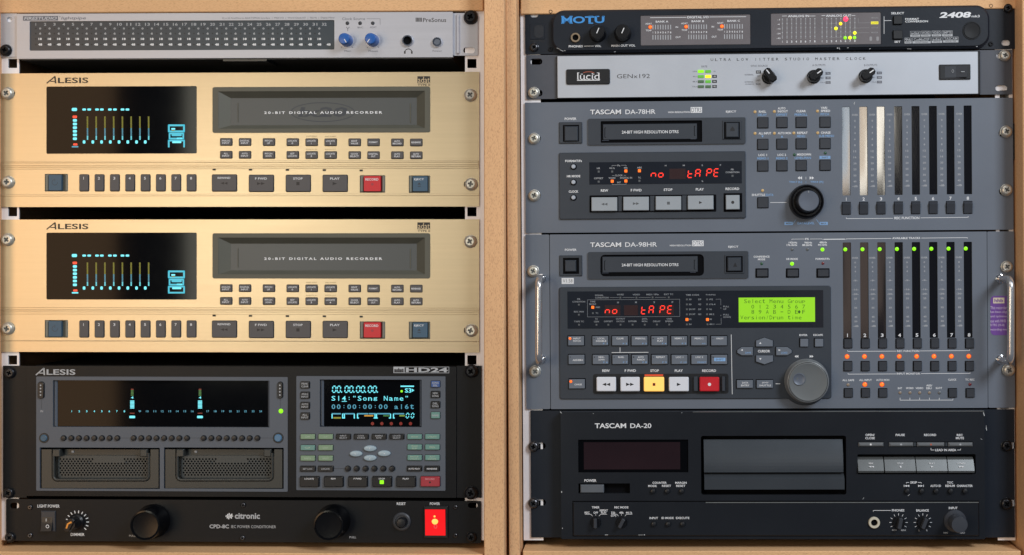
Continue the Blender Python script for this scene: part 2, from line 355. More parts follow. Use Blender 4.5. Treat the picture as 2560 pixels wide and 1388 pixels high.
def seg7(mb, q, ch, cx, cy, w, h, t, m, z, sl=0.12):
    x0, x1, y0, y1 = cx-w/2, cx+w/2, cy-h/2, cy+h/2; g = t*0.35
    X = {'a': (x0, y0, x1, y0), 'g': (x0, cy, x1, cy), 'd': (x0, y1, x1, y1), 'f': (x0, y0, x0, cy), 'b': (x1, y0, x1, cy), 'e': (x0, cy, x0, y1), 'c': (x1, cy, x1, y1)}
    for k in SEGS[ch]:
        a, b, c, d = X[k]
        if b == d: P = [(a+g, b), (a+g+t/2, b+t/2), (c-g-t/2, b+t/2), (c-g, b), (c-g-t/2, b-t/2), (a+g+t/2, b-t/2)]
        else: P = [(a, b+g), (a-t/2, b+g+t/2), (a-t/2, d-g-t/2), (a, d-g), (a+t/2, d-g-t/2), (a+t/2, b+g+t/2)]
        mb.flat([q(px+(cy-py)*sl, py) for px, py in P], z, m)
def mono(d, mb, st, x0, pitch, cy, cw, ch, m, z, low='acemnorsuvwxz', off=0.0):
    for i, c in enumerate(st):
        if c == ' ': continue
        h = ch; y = cy; w = cw
        if c in low: h = ch*0.7; y = cy+ch*0.15
        if c in 'gpqy': y = cy+ch*0.15; h = ch*0.75
        if c in 'I1il': w = cw*0.6
        if c in ':.': w = cw*0.25; h = ch*0.6 if c == ':' else ch*.2; y = cy if c == ':' else cy+ch*.4
        if c == '"': h = ch*.3; y = cy-ch*.35; w = cw*.6
        if c == '-': h = ch*.15
        a = d.q(x0+pitch*i-w/2, y+h/2); b = d.q(x0+pitch*i+w/2, y-h/2)
        mb.text(c, a[0], a[1], b[0], b[1], z, m, off)
def arrows(mb, q, x, y, w, h, n, dirn, m, z):
    for i in range(n):
        x0 = x-w/2+i*w/n; x1 = x0+w/n
        if dirn > 0: mb.flat([q(x0, y+h/2), q(x1, y), q(x0, y-h/2)], z, m)
        else: mb.flat([q(x1, y+h/2), q(x1, y-h/2), q(x0, y)], z, m)
def alesis(d, x0, y0, x1, y1, m, z=0.25):
    w = x1-x0; h = y1-y0; t = h*0.2; k = d.ink(m); q = d.q
    X = lambda a, b: (x0+w*a, y0+h*b)
    for a, b, tt in (((0.0, 1.0), (0.20, 0.03), .17), ((0.20, 0.0), (0.215, 1.0), .22), ((0.09, 0.72), (0.2, 0.72), .13)):
        k.line(q(*X(*a), z), q(*X(*b), z), h*tt/d.s, z, m)
    d.T('LESIS', x0+w*.635, y0+h*.58, w*.73, h*.80, m, z, 0.02, res=3)
# ================================================================ cabinets
def cabinet(F, name, label, boards, rails, void_rect):
    d = Dev(F, name, label, 'rack cabinet', (void_rect[0]+void_rect[2])/2, 1370)
    for nm, x0, y0, x1, y1, wb, wf, m in boards:
        mb = MB(); a = F.P(x0, y0, wf); b = F.P(x1, y1, wf); mb.prism(rrect(a[0], a[1], b[0], b[1]), wb, wf, m, 2.0)
        d.part(nm, mb)
    x0, y0, x1, y1 = void_rect
    d.box('back_panel', x0-70, y0-60, x1+70, y1+60, -912, -901, void)
    for rx0, rx1, hx, side in rails:      # flange with square holes, plus the leg running back
        a = F.P(rx0, 22); b = F.P(rx1, 1352); y = 158; hs = []; k = 0
        while y < 1340:
            c = F.P(hx, y); h = 11.5*S; hs.append(rrect(c[0]-h, c[1]-h, c[0]+h, c[1]+h)); y += (39.5, 39.5, 31.6)[k % 3]; k += 1
        mb = MB(); mb.plate(rrect(a[0], a[1], b[0], b[1]), hs, -10, -5.3, rail)
        e = a[0] if side < 0 else b[0]; mb.prism(rrect(e, a[1], e-side*5*S, b[1]), -110, -10.05, rail)
        d.part('rack_rail', mb)
    return d
cabinet(FL, 'rack_cabinet', 'raw wood cabinet on the left around the two gold tape decks',
    [('side_board', 1210, -60, 1261, 1450, -900, 66, wood), ('top_board', -60, -60, 1208, 27, -900, 4, wood2), ('bottom_board', -60, 1379, 1208, 1450, -900, 60, wood2),
     ('side_board', -160, -60, -27, 1450, -900, 60, wood)],
    [(-16, 45, 29, -1), (1162, 1211, 1179, 1)], (-27, 10, 1215, 1385))
cabinet(FR, 'rack_cabinet', 'raw wood cabinet on the right around the two slate grey decks',
    [('side_board', 1263.5, -60, 1300, 1450, -900, 66, wood), ('top_board', 1301, -60, 2548, 21, -900, 4, wood2), ('bottom_board', 1307, 1378, 2553, 1450, -900, 58, wood2),
     ('side_board', 2555, -60, 2660, 1450, -900, 64, wood)],
    [(1300.5, 1358, 1340, -1), (2488, 2540, 2512, 1)], (1300, 5, 2560, 1385))
# ================================================================ silver audio interface, top left
d = Dev(FL, 'audio_interface', 'slim silver unit with two blue knobs, topmost in the left cabinet', 'audio interface', 600, 143)
d.view(0, 0, 1)
slot = d.R(16.5, 43, 31, 55.5, 6)
d.plate('rack_ear', d.R(0, 30, 42, 142.5), [slot], -5, 0, silver)
d.plate('rack_ear', d.R(1133, 33, 1194.5, 139, 3), [d.R(1158, 118.5, 1187, 133.5, 7)], -5, 0, silver)
d.box('ear_rib', 1141, 36, 1149, 136, 0, 5, silver, 3, 2)
d.W = 8; win = d.R(74, 53.5, 836, 124, 3)
d.plate('faceplate', d.R(42, 35, 1132, 143, 1), [win, d.R(559.0+0, 0, 559.1, 0.1)] [:1], -4, 8, silver)
d.box('display_window', 73, 52, 837, 125, 2, 5.5, teal)
d.W = 0; d.chassis(50, 37, 1128, 145.5, chas, 600, -5)
d.box('rating_tab', 556, 146.6, 665, 152, -90, -5, chas)
I = 5.75
for k in range(32):
    x = 89.5+23.26*k; n = str(k+1)
    d.T(n, x, 61, 4.5 if n == '1' else (6 if k < 9 else 12), 7, palegrey, I)
    for j, (y, w, h, s_) in enumerate(((71.5, 4, 4.5, '0'), (84, 4.5, 5, '6'), (97.5, 7.5, 5, '18'), (111.5, 9, 5.5, '48'))):
        if k == 31 and j < 3: continue
        d.T(s_, x+11, y, w+1, h+.5, white if j > 1 else palegrey, I, 0.04)
        d.Dk(x, y, 1.8, shade, I)
I = 8.2
d.Rk(57.5, 40.5, 145, 51.5, ink_gr, I); d.T('FIRESTUDIO', 101, 46, 82, 7.5, P_('silver print', (196, 198, 204)), I+.1, 0.02, 0.2)
d.T('TM', 149, 42, 4, 2.5, ink_gr, I); d.T('lightpipe', 184, 46.3, 62, 9.5, ink_gr, I, 0.006, 0.15)
d.T('32 x 32 FireWire to ADAT/SMUX Interface  |  MIDI I/O  |  Word Clock I/O  |  96kHz  |  Digital Mixer', 696, 45.5, 282, 5.5, ink_gr, I, 0)
d.view(620, 0, 3.657); d.W = 8
d.T('Clock Source', 965, 172, 210, 24, ink_gr, I, 0); d.L(1085, 172, 1208, 172, 3, ink_gr, I); d.L(1208, 171, 1208, 228, 3, ink_gr, I)
for x in (909, 1025, 1141): d.led(x, 213, 13, smallkey, 8, 1.5, ring=bkpl)
d.L(912, 285, 912, 262, 5, ink_gr, I); d.L(912, 264, 898, 246, 5, ink_gr, I); d.L(912, 264, 928, 246, 5, ink_gr, I)
d.T('BNC', 1028, 252, 50, 16, ink_gr, I, 0); d.T('ADAT', 1145, 250, 60, 16, ink_gr, I, 0)
for x, a in ((905, 148), (1143, 215)):
    mb = MB(); u, v = d.q(x, 374); mb.lathe(u, v, [(18.5, 8), (18.5, 9.5), (16.5, 10)], silver, 32, True); d.part('knob_collar', mb)
    d.knob(x, 374, [(58, 10), (57, 18), (55, 30), (52, 40), (46, 44), (30, 45)], bluecap, n=32, mark=(a, 8, 44, 7, white))
    for b in (-40, 40):
        aa = math.radians(b); d.L(x+70*math.sin(aa), 374+70*math.cos(aa), x+84*math.sin(aa), 374+84*math.cos(aa), 5, ink_gr, I)
d.T('Main', 912, 467, 60, 16, ink_gr, I, 0); d.T('Phones', 1143, 467, 85, 18, ink_gr, I, 0); d.T('Power', 1731, 466, 85, 18, ink_gr, I, 0)
def jk(x, y, ro, ri, m):
    mb = MB(); u, v = d.q(x, y); a, b = ro/d.s, ri/d.s
    mb.lathe(u, v, [(a, 8), (a, 13), (a*.92, 15), (b*1.05, 15), (b, 13), (b, 8.3)], m, 28, False); mb.disc(u, v, b*1.02, 8.4, void); return mb
d.part('headphone_jack', jk(1461, 374, 52, 36, chrome)); mb = jk(1731, 387, 45, 31, chrome); u, v = d.q(1731, 387); mb.lathe(u, v, [(8, 8.5), (8, 13), (6.5, 14)], capgrey, 24); d.part('power_button', mb)
pts = [(1466+34*math.cos(math.radians(t)), 482-34*math.sin(math.radians(t))) for t in range(0, 181, 20)]
for a, b in zip(pts, pts[1:]): d.L(a[0], a[1], b[0], b[1], 7, ink_dk, I)
for x in (1434, 1498): d.Rk(x-7, 470, x+7, 492, ink_dk, I)
for k in range(5): d.Rk(1533+k*12, 162, 1541+k*12, 200, ink_dk, I, 3)
d.T('PreSonus', 1706, 183, 212, 38, ink_dk, I, 0.006)
d.W = 0; d.screw(2038, 160, 68, blackscrew, 30, label='black rack screw at the top right corner')
d.view(0, 0, 1); d.screw(15.5, 126.5, 15.5, blackscrew, 10); d.flush()
# ================================================================ the two gold tape decks
def gold_deck(dy, label, first):
    d = Dev(FL, 'tape_deck', label, 'tape deck', 600, 515+dy, 'gold cassette multitrack decks'); d.dy = dy
    d.view(0, 0, 1)
    holes = [d.R(116, 216.6, 492, 384, 3), d.R(532, 218.5, 1075, 331, 5), d.R(112, 435, 170, 479, 2), d.R(899.5, 438.5, 963, 482, 2), d.R(1022, 439, 1075.5, 482.5, 2)]
    notch = [d.R(22, 226, 38, 240, 7), d.R(22, 450, 38, 464, 7), d.R(1159.5, 231, 1172, 247, 6), d.R(1159.5, 453, 1172, 469, 6)]
    d.plate('faceplate', d.R(1, 184, 1198, 516.5), holes+notch, -5, 0, gold, olive)
    d.chassis(48, 190, 1156, 509, chasblk, 600, -24)
    for fx in (350, 641, 935): d.box('case_screw', fx-4, 509.5, fx+4, 514+ (1 if fx > 500 else 0), -40, -26, zinc)
    for a, b in ((403.5, 405.5), (408, 412), (414, 416), (419.5, 421.5), (486, 488.5)): d.box('trim_ridge', 1.5, a, 1197.5, b+(1 if a > 450 else 1.5*0), 0, 1.5, gold, 0, 0.7)
    for x, y, a in ((20, 234, 35), (21, 456, 5), (1176, 238.5, 50), (1178, 461, 12)): d.screw(x, y, 16.5, zinc, a+dy, w=0.5)
    if not first: d.box('indicator_light', 941, 508.5, 946, 511.5, -22, -14, vred)  # added glowing box stands in for a red reflection, not a lamp
    alesis(d, 116.5, 191, 221, 208.5, ink_dk)
    d.box('display_window', 115, 215, 493, 385, -3, -1.2, glass)
    # display readout
    d.view(0, 170, 3.966); mb = MB(); z = -1.0
    R = lambda x0, y0, x1, y1, m: mb.flat(d.R(x0, y0, x1, y1, min(abs(x1-x0), abs(y1-y0))*.35), z, m)
    R(710, 396, 762, 427, vfd)
    for x in (815, 865, 942, 990, 1070, 1120, 1195, 1244): R(x, 402, x+36, 422, vfd)
    R(718, 472, 762, 498, vred)
    for y in (520, 556, 592, 628, 664, 702): R(721, y-13, 761, y+13, vfd)
    R(724, 748, 766, 768, vred); R(710, 774, 775, 788, vfdb if first else vfd)
    for k in range(8):
        x = 865+86.7*k
        for j in range(24):
            y = 482+j*9.7; R(x-8+j*0.1, y, x+8, y+6, vyel if j < 12 else (vfdb if j < 20 else vfd))
        R(x-46, 718, x-20, 750, vfd)
    def fr(x0, y0, x1, y1, t, m, bottom=True, top=True):
        R(x0, y0, x0+t, y1, m); R(x1-t, y0, x1, y1, m)
        if top: R(x0, y0, x1, y0+t, m)
        if bottom: R(x0, y1-t, x1, y1, m)
    fr(1664, 560, 1832, 638, 18, vfdd); fr(1672, 642, 1824, 708, 16, vfdd); R(1700, 656, 1800, 676, vfdd); R(1750, 690, 1806, 706, vfd)
    fr(1664, 712, 1832, 788, 16, vfdd, not first); R(1706, 726, 1796, 745, vfd); R(1696, 596, 1736, 612, vfd); R(1700, 614, 1732, 627, vyel)
    d.part('display_readout', mb)
    # cassette mouth
    d.view(0, 0, 1); o = d.R(531.6, 218.1, 1075.4, 331.4, 5); i1 = d.R(546, 229, 1062, 321, 0); 
    mb = MB(); mb.plate(o, [i1], -14, 1.4, olive); cf = d.part('cassette_frame', mb)
    i2 = d.R(573, 244, 1040, 311, 0); mb = MB()
    vs = [(p[0], -0.6*S, p[1]) for p in i1]+[(p[0], 13*S, p[1]) for p in i2]
    mb.add(vs, [(4+i, 4+(i+1) % 4, (i+1) % 4, i) for i in range(4)], olive); d.part('mouth_bevel', mb, cf)
    d.box('cassette_door', 571, 242, 1042, 313, -20, -13.2, doorgrey, parent=cf)
    mb = MB(); mb.prism(d.R(590.5, 256, 592.5, 303), -13.2, -11.8, olive, .4); mb.prism(d.R(1023, 257, 1025.5, 305), -13.2, -11.8, olive, .4); d.part('guide_rib', mb, cf)
    d.view(600, 170, 3.556)
    if first:
        k = d.ink(oval_ink)
        for t in range(0, 360, 10):
            a, b = math.radians(t), math.radians(t+10)
            d.L(735+283*math.cos(a), 393+84*math.sin(a), 735+283*math.cos(b), 393+84*math.sin(b), 7, oval_ink, -13.0)
        d.T('lx20', 735, 392, 440, 90, oval_ink, -13.0, 0.03, 0.15)
    d.T('20-BIT DIGITAL AUDIO RECORDER', 740, 397, 1050, 23, white, -12.8, 0.035, sp=1.5)
    d.Rk(1577, 74, 1690, 135, ink_dk); d.T('adat', 1634, 106, 104, 54, P_('champagne print', (206, 184, 148)), 0.5, 0.0); d.T('TYPE II', 1634, 151, 110, 18, ink_dk)
    # small key rows
    r1 = ['ANALOG|INPUT', 'DIGITAL|INPUT', 'PITCH|UP', 'LOCATE|0', 'LOCATE|1', 'LOCATE|2', 'EDIT|VALUE', 'FORMAT', 'AUTO|RECORD', 'REHEARSE']
    r2 = ['ALL|INPUT', 'AUTO|INPUT', 'PITCH|DOWN', 'SET|LOCATE', 'LOCATE|3', 'LOCATE|4', 'CLOCK|SELECT', 'DIGITAL|OUT', 'AUTO|PLAY', 'AUTO|RETURN']
    xs = [565.8, 612.8, 672.5, 732.0, 779.2, 826.8, 886.9, 934.0, 993.6, 1040.8]
    d.view(0, 0, 1)
    for row, yy in ((r1, 355.3), (r2, 387.3)):
        for x, t in zip(xs, row):
            y = yy+(x-565)*0.0025; p = t.split('|'); tx = []
            for i, w in enumerate(p):
                tx.append((w, x, y+(i*6-3 if len(p) == 2 else 0), min(23, 3.6*len(w)), 4.2))
            d.btn(x-14.2, y-8.2, x+14.2, y+8.2, keygrey, 4.5, 2.2, tx, 1.6, wellm=rimdark)
    for x, y, t in ((779, 341, 'START POINT'), (826.6, 341.5, 'END POINT'), (779, 373.6, 'PUNCH IN'), (826.6, 373.6, 'PUNCH OUT')): d.T(t, x, y, 27, 2.6, ink_br, off=0)
    # power, number keys, transport
    d.view(0, 170, 3.966)
    d.box('key_recess', 444, 1050, 677, 1227, -8, -6, olive); d.box('recess_lip', 446, 1054, 482, 1223, -6, 0.5, mat('recess lip olive', (120, 122, 114), 0.5), 0, 2); d.box('recess_lip', 645, 1054, 674, 1223, -6, 0.5, mat('recess lip olive', (120, 122, 114), 0.5), 0, 2)
    def pw(mb, z):
        u, v = d.q(550, 1135)
        for t in range(-60, 241, 30):
            a, b = math.radians(90+60+t*.8), math.radians(90+60+(t+30)*.8)
            mb.line((u+7*S*math.cos(a), v+7*S*math.sin(a)), (u+7*S*math.cos(b), v+7*S*math.sin(b)), 1, z, smallkey)
        mb.line((u, v+2*S), (u, v+9*S), 1, z, smallkey)
    d.btn(487, 1060, 614, 1217, bluekey, 10, 1.5, None, 0, -6, 'power_key', extra=pw)
    for k in range(8):
        x = 836+152*k; d.btn(x-44, 1060, x+44, 1220, keygrey, 5, 3, [(str(k+1), x, 1095, 12 if k == 0 else 20, 26)], 1.6, wellm=rimdark, name='track_key')
    def tr(x0, y0, x1, y1, word, kind):
        cx, cy = (x0+x1)/2, y0+(y1-y0)*.52; q = d.q
        def sy(mb, z):
            m = keyink
            if kind == 'rw': arrows(mb, q, cx, cy, 70, 26, 2, -1, m, z)
            if kind == 'ff': arrows(mb, q, cx, cy, 70, 26, 2, 1, m, z)
            if kind == 'st': mb.flat(d.R(cx-14, cy-14, cx+14, cy+14), z, m)
            if kind == 'pl': arrows(mb, q, cx, cy, 40, 28, 1, 1, m, z)
        d.btn(x0, y0, x1, y1, keygrey, 5, 3, [(word, cx, y0+30, len(word)*21, 19)], 1.8, wellm=rimdark, name='transport_key', extra=sy)
    tr(2107, 1062, 2346, 1221, 'REWIND', 'rw'); d.Rk(2107, 998, 2138, 1016, ink_dk, 1.7)
    d.view(600, 170, 3.556)
    for x0, w, k in ((84, 'F FWD', 'ff'), (412, 'STOP', 'st'), (740, 'PLAY', 'pl')): tr(x0, 955, x0+214, 1098, w, k)
    for x, y in ((94, 905), (422, 907), (750, 909), (1078, 912)): d.box('indicator_light', x-14, y-8, x+14, y+8, 1, 1.9, bkpl)
    d.box('key_recess', 1063, 953, 1293, 1110, -8, -6, olive); d.box('recess_lip', 1067, 958, 1098, 1105, -6, 0.5, mat('recess lip olive', (120, 122, 114), 0.5), 0, 2); d.box('recess_lip', 1262, 958, 1288, 1105, -6, 0.5, mat('recess lip olive', (120, 122, 114), 0.5), 0, 2)
    d.btn(1103, 962, 1254, 1098, redkey, 11, 2, [('RECORD', 1176, 992, 115, 21)], 0, -6, 'record_key', extra=lambda mb, z: mb.disc(*d.q(1180, 1035), 3.6, z, maroon, 16))
    d.box('key_recess', 1498, 955, 1692, 1112, -8, -6, olive); d.box('recess_lip', 1502, 960, 1532, 1107, -6, 0.5, mat('recess lip olive', (120, 122, 114), 0.5), 0, 2); d.box('recess_lip', 1674, 960, 1688, 1107, -6, 0.5, mat('recess lip olive', (120, 122, 114), 0.5), 0, 2)
    def ej(mb, z):
        mb.flat([d.q(1580, 1038), d.q(1610, 1038), d.q(1595, 1018)], z, smallkey); mb.flat(d.R(1582, 1050, 1610, 1056), z, smallkey)
    d.btn(1537, 964, 1668, 1098, bluekey, 10, 2, [('EJECT', 1594, 993, 86, 21)], 0, -6, 'eject_key', extra=ej)
    d.flush()
    return d
gold_deck(0, 'upper gold tape deck with a dark oval logo on its cassette door', True)
gold_deck(365.3, 'lower gold tape deck with plain cassette door, above the black disk recorder', False)
# ================================================================ hard disk recorder
d = Dev(FL, 'disk_recorder', 'black recorder with two drive bays and a cyan menu display', 'disk recorder', 600, 1245)
d.W = 4; d.view(0, 880, 2.732)
modL = d.R(248, 168, 1965, 955, 6)
d.view(700, 880, 2.732); modR = d.R(112, 165, 1130, 948, 6)
d.view(0, 0, 1)
d.plate('rack_ear', d.R(5.5, 915, 65, 1245), [], -5, 0, black); d.plate('rack_ear', d.R(1141.5, 915, 1203, 1245.5), [], -5, 0, black)
d.plate('faceplate', d.R(66, 915, 1140.5, 1245, 2), [modL, modR], -8, 3, black)
d.chassis(60, 918, 1146, 1242, chasblk, 560, -64)
for x, y, r, a in ((24.5, 932.5, 14.5, 20), (21, 1232.5, 14.5, 60), (1178.5, 928, 17, 35), (1177.5, 1232.5, 17, 15)): d.screw(x, y, r, blackscrew, a, w=3 if r > 15 else 1)
d.view(0, 880, 2.732)
alesis(d, 245, 110, 515, 158, palegrey, 3.3)
bays = [d.R(272, 652, 1092, 936, 3), d.R(1120, 652, 1938, 936, 3)]
mp = d.plate('display_module', modL, [d.R(362, 193, 1840, 516, 3)]+bays, -8, 4.5, hdgrey, hdgrey)
d.box('display_window', 356, 190, 1845, 520, -7, -3, glass)
for a, b in ((362, 386), (1826, 1840)):
    d.box('window_jamb', a, 194, b, 515, -3, 2.0, hdgrey, 0, 4)
mb = MB(); z = -2.7; dimv = em('slate blue glow', (96, 140, 170), 0.38)
for g, (x0, p) in enumerate(((482, 51.5), (948, 51.4), (1413, 51.7))):
    for k in range(8):
        n = str(g*8+k+1); cx = x0+p*k; w = 10 if g == 0 else 18; a = d.q(cx-w/2, 414); b = d.q(cx+w/2, 401); mb.text(n, a[0], a[1], b[0], b[1], z, vfdb if g else vfd, 0.02)
for x in (896, 1360):
    for j in range(5): mb.flat(d.R(x-9, 254+j*10, x+9, 261+j*10), z, vdred if j < 1 else vgrn)
    a = d.q(x-9, 322); b = d.q(x+9, 306); mb.text('4', a[0], a[1], b[0], b[1], z, vfd)
    for j in range(6): mb.flat(d.R(x-14, 334+j*9.5, x+14, 341+j*9.5), z, vfd)
    mb.flat(d.R(x-20, 438, x+20, 455, 6), z, vfd); mb.flat(d.R(x-16, 418, x+16, 424), z, vdred)
d.part('display_readout', mb)
for x, w in ((283, 20), (1915, 17)):
    d.btn(x-w, 205, x+w, 316, bkpl, 5, 5, None, 1, 4.0, 'side_key', extra=(lambda X: lambda mb, z: [mb.flat(d.R(X-5, 222+j*22, X+5, 232+j*22, 4), z, palegrey) for j in range(4)])(x))
    d.L(x, 322, x, 388, 2, dgrey, 4.8)
d.T('IN', 285, 405, 18, 14, palegrey, 4.8); d.led(1919, 404, 16, ledgr, 4.5)
for x, y, r, m in ((302, 588, 24, bluekey), (1901, 587, 26, em('pale blue lit key', (96, 140, 180), 0.08, (74, 110, 140)))):
    mb = MB(); u, v = d.q(x, y); mb.lathe(u, v, [(r/2.732+4, 4.5), (r/2.732+3.5, 5.5), (r/2.732+1, 5.5)], bkpl, 28, False); mb.lathe(u, v, [(r/2.732, 4.5), (r/2.732, 8), (r/2.732-2, 10)], m, 28); d.part('round_key', mb)
for x0, p in ((437, 52.3), (915, 52), (1393, 52.4)):
    for k in range(8): d.knob(x0+p*k, 588, [(20, 4.5), (19, 7.5), (15, 9.5), (7, 10)], bkpl, 'track_key', 18)
d.L(1780, 588, 1866, 588, 2, dgrey, 4.8); d.L(815, 588, 898, 588, 2, dgrey, 4.8); d.L(1295, 588, 1375, 588, 2, dgrey, 4.8)
caddy = mat('caddy olive charcoal', (56, 58, 57), 0.4, 0.1, 0.06)
mesh_m = mat('perforated steel', (70, 74, 76), 0.45, 0.4, 0.06)
for ox in (0, 845):
    d.box('bay_floor', 268+ox, 650, 1095+ox, 938, -60, -50, void)
    cd = d.box('drive_caddy', 286+ox, 672, 1076+ox, 932, -30, -16, caddy)
    hl = []; y = 738; r = 0
    while y < 862:
        x = 396+ox+(r % 2)*11
        while x < 1012+ox:
            if not (620+ox < x < 835+ox and y < 760):
                c = d.q(x, y); hl.append([(c[0]+2.6*S*math.cos(math.radians(60*i+30)), c[1]+2.6*S*math.sin(math.radians(60*i+30))) for i in range(6)])
            x += 22
        y += 15.5; r += 1
    d.plate('vent_grille', d.R(378+ox, 712, 1022+ox, 872, 20), hl, -14, -10, mesh_m, parent=cd)
    d.box('grille_void', 380+ox, 714, 1020+ox, 870, -15.8, -15, void, parent=cd)
    q = d.q; hd = MB()
    out = d.R(282+ox, 664, 1084+ox, 932, 4); inn = d.R(352+ox, 640, 1028+ox, 886, 40)
    # U-shaped carrying handle
    U = []
    A = lambda x, y: q(x+ox, y)
    op = [A(284, 930), A(1082, 930), A(1082, 666), A(1028, 666), A(1028, 846)]
    for t in range(0, 91, 15): a = math.radians(t); op.append(A(988+40*math.cos(a), 846+40*math.sin(a)))
    for t in range(90, 181, 15): a = math.radians(t); op.append(A(392+40*math.cos(a), 846+40*math.sin(a)))
    op += [A(352, 666), A(284, 666)]
    hd.plate(op, [], -12, 3.5, caddy); d.part('handle', hd, cd)
    # raised rounded lip along the inside of the handle
    mb = MB(); o2 = [A(340, 700)]
    path = [(366, 690), (366, 830)]+[(392+26*math.cos(math.radians(t)), 848+26*math.sin(math.radians(t))) for t in range(180, 89, -15)]+[(988, 874)]+[(988+26*math.cos(math.radians(t)), 848+26*math.sin(math.radians(t))) for t in range(75, -1, -15)]+[(1014, 690)]
    rad = 3.6*S; rings = []
    P3 = [A(*p) for p in path]
    for i, p in enumerate(P3):
        a = P3[max(0, i-1)]; b = P3[min(len(P3)-1, i+1)]; dx, dy = b[0]-a[0], b[1]-a[1]; L_ = math.hypot(dx, dy); nx, ny = -dy/L_, dx/L_
        rings.append([(p[0]+nx*rad*math.cos(t), -3.5*S-rad*math.sin(t), p[1]+ny*rad*math.cos(t)) for t in [math.pi*k/6 for k in range(7)]])
    vs = [p for r_ in rings for p in r_]; fs = []
    for i in range(len(rings)-1):
        for k in range(6): fs.append((i*7+k, i*7+k+1, (i+1)*7+k+1, (i+1)*7+k))
    mb.add(vs, fs, caddy); mb.smooth = True; d.part('handle_lip', mb, cd)
    for a, b in ((360, 412), (957, 1008)): d.box('latch_clip', a+ox, 664, b+ox, 716, -10, 7, caddy, 2, 2, parent=cd)
    d.led(475+ox, 688, 11, palegrey, -16, 3); d.led(588+ox, 762, 7, mesh_m, -10, 2); d.led(845+ox, 762, 7, mesh_m, -10, 2)  # pale disc stands in for a light reflection on the caddy
# right module
d.view(700, 880, 2.732)
d.plate('control_module', modR, [d.R(272, 188, 967, 514, 3)], -8, 4.5, hdgrey)
d.box('display_window', 268, 186, 971, 517, -7, -3, glass); d.box('window_jamb', 273, 190, 296, 512, -3, 2.0, hdgrey, 0, 4); d.box('window_jamb', 952, 190, 965, 512, -3, 2.0, hdgrey, 0, 4)
mb = MB(); q = d.q
def tx(s_, x0, x1, y0, y1, m, o=0.0): a = q(x0, y1); b = q(x1, y0); mb.text(s_, a[0], a[1], b[0], b[1], z, m, o)
for i, x in enumerate((352, 437, 516, 597)):
    seg7(mb, q, '0', x+14, 257, 22, 42, 7, vfd, z, 0.08); seg7(mb, q, '0', x+46, 257, 22, 42, 7, vfd, z, 0.08)
    mb.flat(d.R(x+60, 272, x+68, 280), z, vfd)
mb.flat(d.R(820, 232, 912, 241, 2), z, vfd); tx('S3', 850, 895, 250, 280, vfd, 0.02); mb.flat([q(898, 275), q(914, 264), q(898, 253)], z, vfd); mb.flat(d.R(820, 263, 835, 278, 5), z, ledgr)
mono(d, mb, 'S14:"Song Name"', 361, 35.8, 319, 26, 32, vfd, z, off=0.004); mb.flat(d.R(418, 338, 452, 342), z, vfd)
mono(d, mb, '00:00:00:00 a16t', 361, 35.8, 376, 25, 32, vfdb, z, off=0.012)
mono(d, mb, '           a16t', 361+18, 35.8, 376, 25, 32, vfd, z, off=0.012) if False else None
for a, b in ((350, 412), (425, 432), (437, 505), (524, 600), (604, 650), (655, 750), (770, 845)):
    mb.flat(d.R(a, 420, b, 429, 2), z, vfdb)
for a in (348, 420, 432, 500, 522, 642, 652, 748, 768): mb.flat(d.R(a, 424, a+7, 457, 2), z, vfd)
for a, b in ((420, 440), (500, 508), (522, 535), (636, 664), (740, 754), (768, 780)): mb.flat(d.R(a, 450, b, 457, 2), z, vfd)
for a, b, m in ((360, 412, vyel), (572, 634, em('amber bar glow', (210, 150, 50), 0.7)), (702, 742, vgrn), (812, 850, em('olive bar glow', (130, 160, 60), 0.6))): mb.flat(d.R(a, 447 if a < 400 else 433, b, 458 if a < 400 else 443, 2), z, m)
seg7(mb, q, '0', 868, 437, 17, 32, 6, vfd, z); seg7(mb, q, '0', 902, 437, 17, 32, 6, vfd, z)
for x in (628, 692, 757, 822, 888): mb.disc(*q(x, 492), 4.2, z, vdred, 12)
d.part('display_readout', mb)
def kb(x, y, w, h, m, t=None, tm=None, nm='button', W=5, th=None):
    tt = []
    if t:
        p = t.split('|'); hh = th or min(13, h*.30)
        for i, s_ in enumerate(p): tt.append((s_, x, y+(i-(len(p)-1)/2)*hh*1.45, min(w*.8, len(s_)*hh*.85), hh, tm or white))
    return d.btn(x-w/2, y-h/2, x+w/2, y+h/2, m, W, 1.8, tt, 1.2, 4.3, nm, bev=1.2, wellm=bkpl)
for y, t in ((225, 'PEAK|CLEAR'), (295, 'ANLG|INPUT'), (365, 'AUTO|INPUT'), (437, 'ALL|INPUT')): kb(173, y, 60, 44, bkpl, t, palegrey)
for y, m, t in ((219, bluek2, 'SONG|SEL'), (290, bkpl, 'NEW|SONG'), (360, bkpl, 'DEL|SONG'), (432, tealkey, 'NAME')): kb(1063, y, 60, 43, m, t, palegrey)
for x, m, t in ((192, greenkey, 'COPY'), (314, greenkey, 'CUT'), (435, bkpl, 'INPUT|SELECT'), (556, bkpl, 'CLOCK|SOURCE'), (678, bkpl, 'SAMPLE|RATE'), (799, bkpl, 'LOCATE|SELECT'), (921, tealkey, 'PITCH'), (1042, tealkey, 'UTILITY')):
    kb(x, 578, 98, 34, m, t, palegrey if m is bkpl else P_('pale green print', (170, 190, 170)))
pg = P_('pale green print', (170, 190, 170))
for x, y, m, t in ((192, 653, tealkey, 'CLIP'), (314, 653, greenkey, 'UNDO'), (192, 725, greenkey, 'PASTE'), (314, 725, greenkey, 'SPLIT'), (921, 649, tealkey, 'TRACK|SLIP'), (1042, 649, tealkey, 'MIDI'), (921, 721, tealkey, 'BACKUP|UTILITY'), (1042, 721, tealkey, 'AUTO|LOCATE')): kb(x, y, 98, 36, m, t, pg)
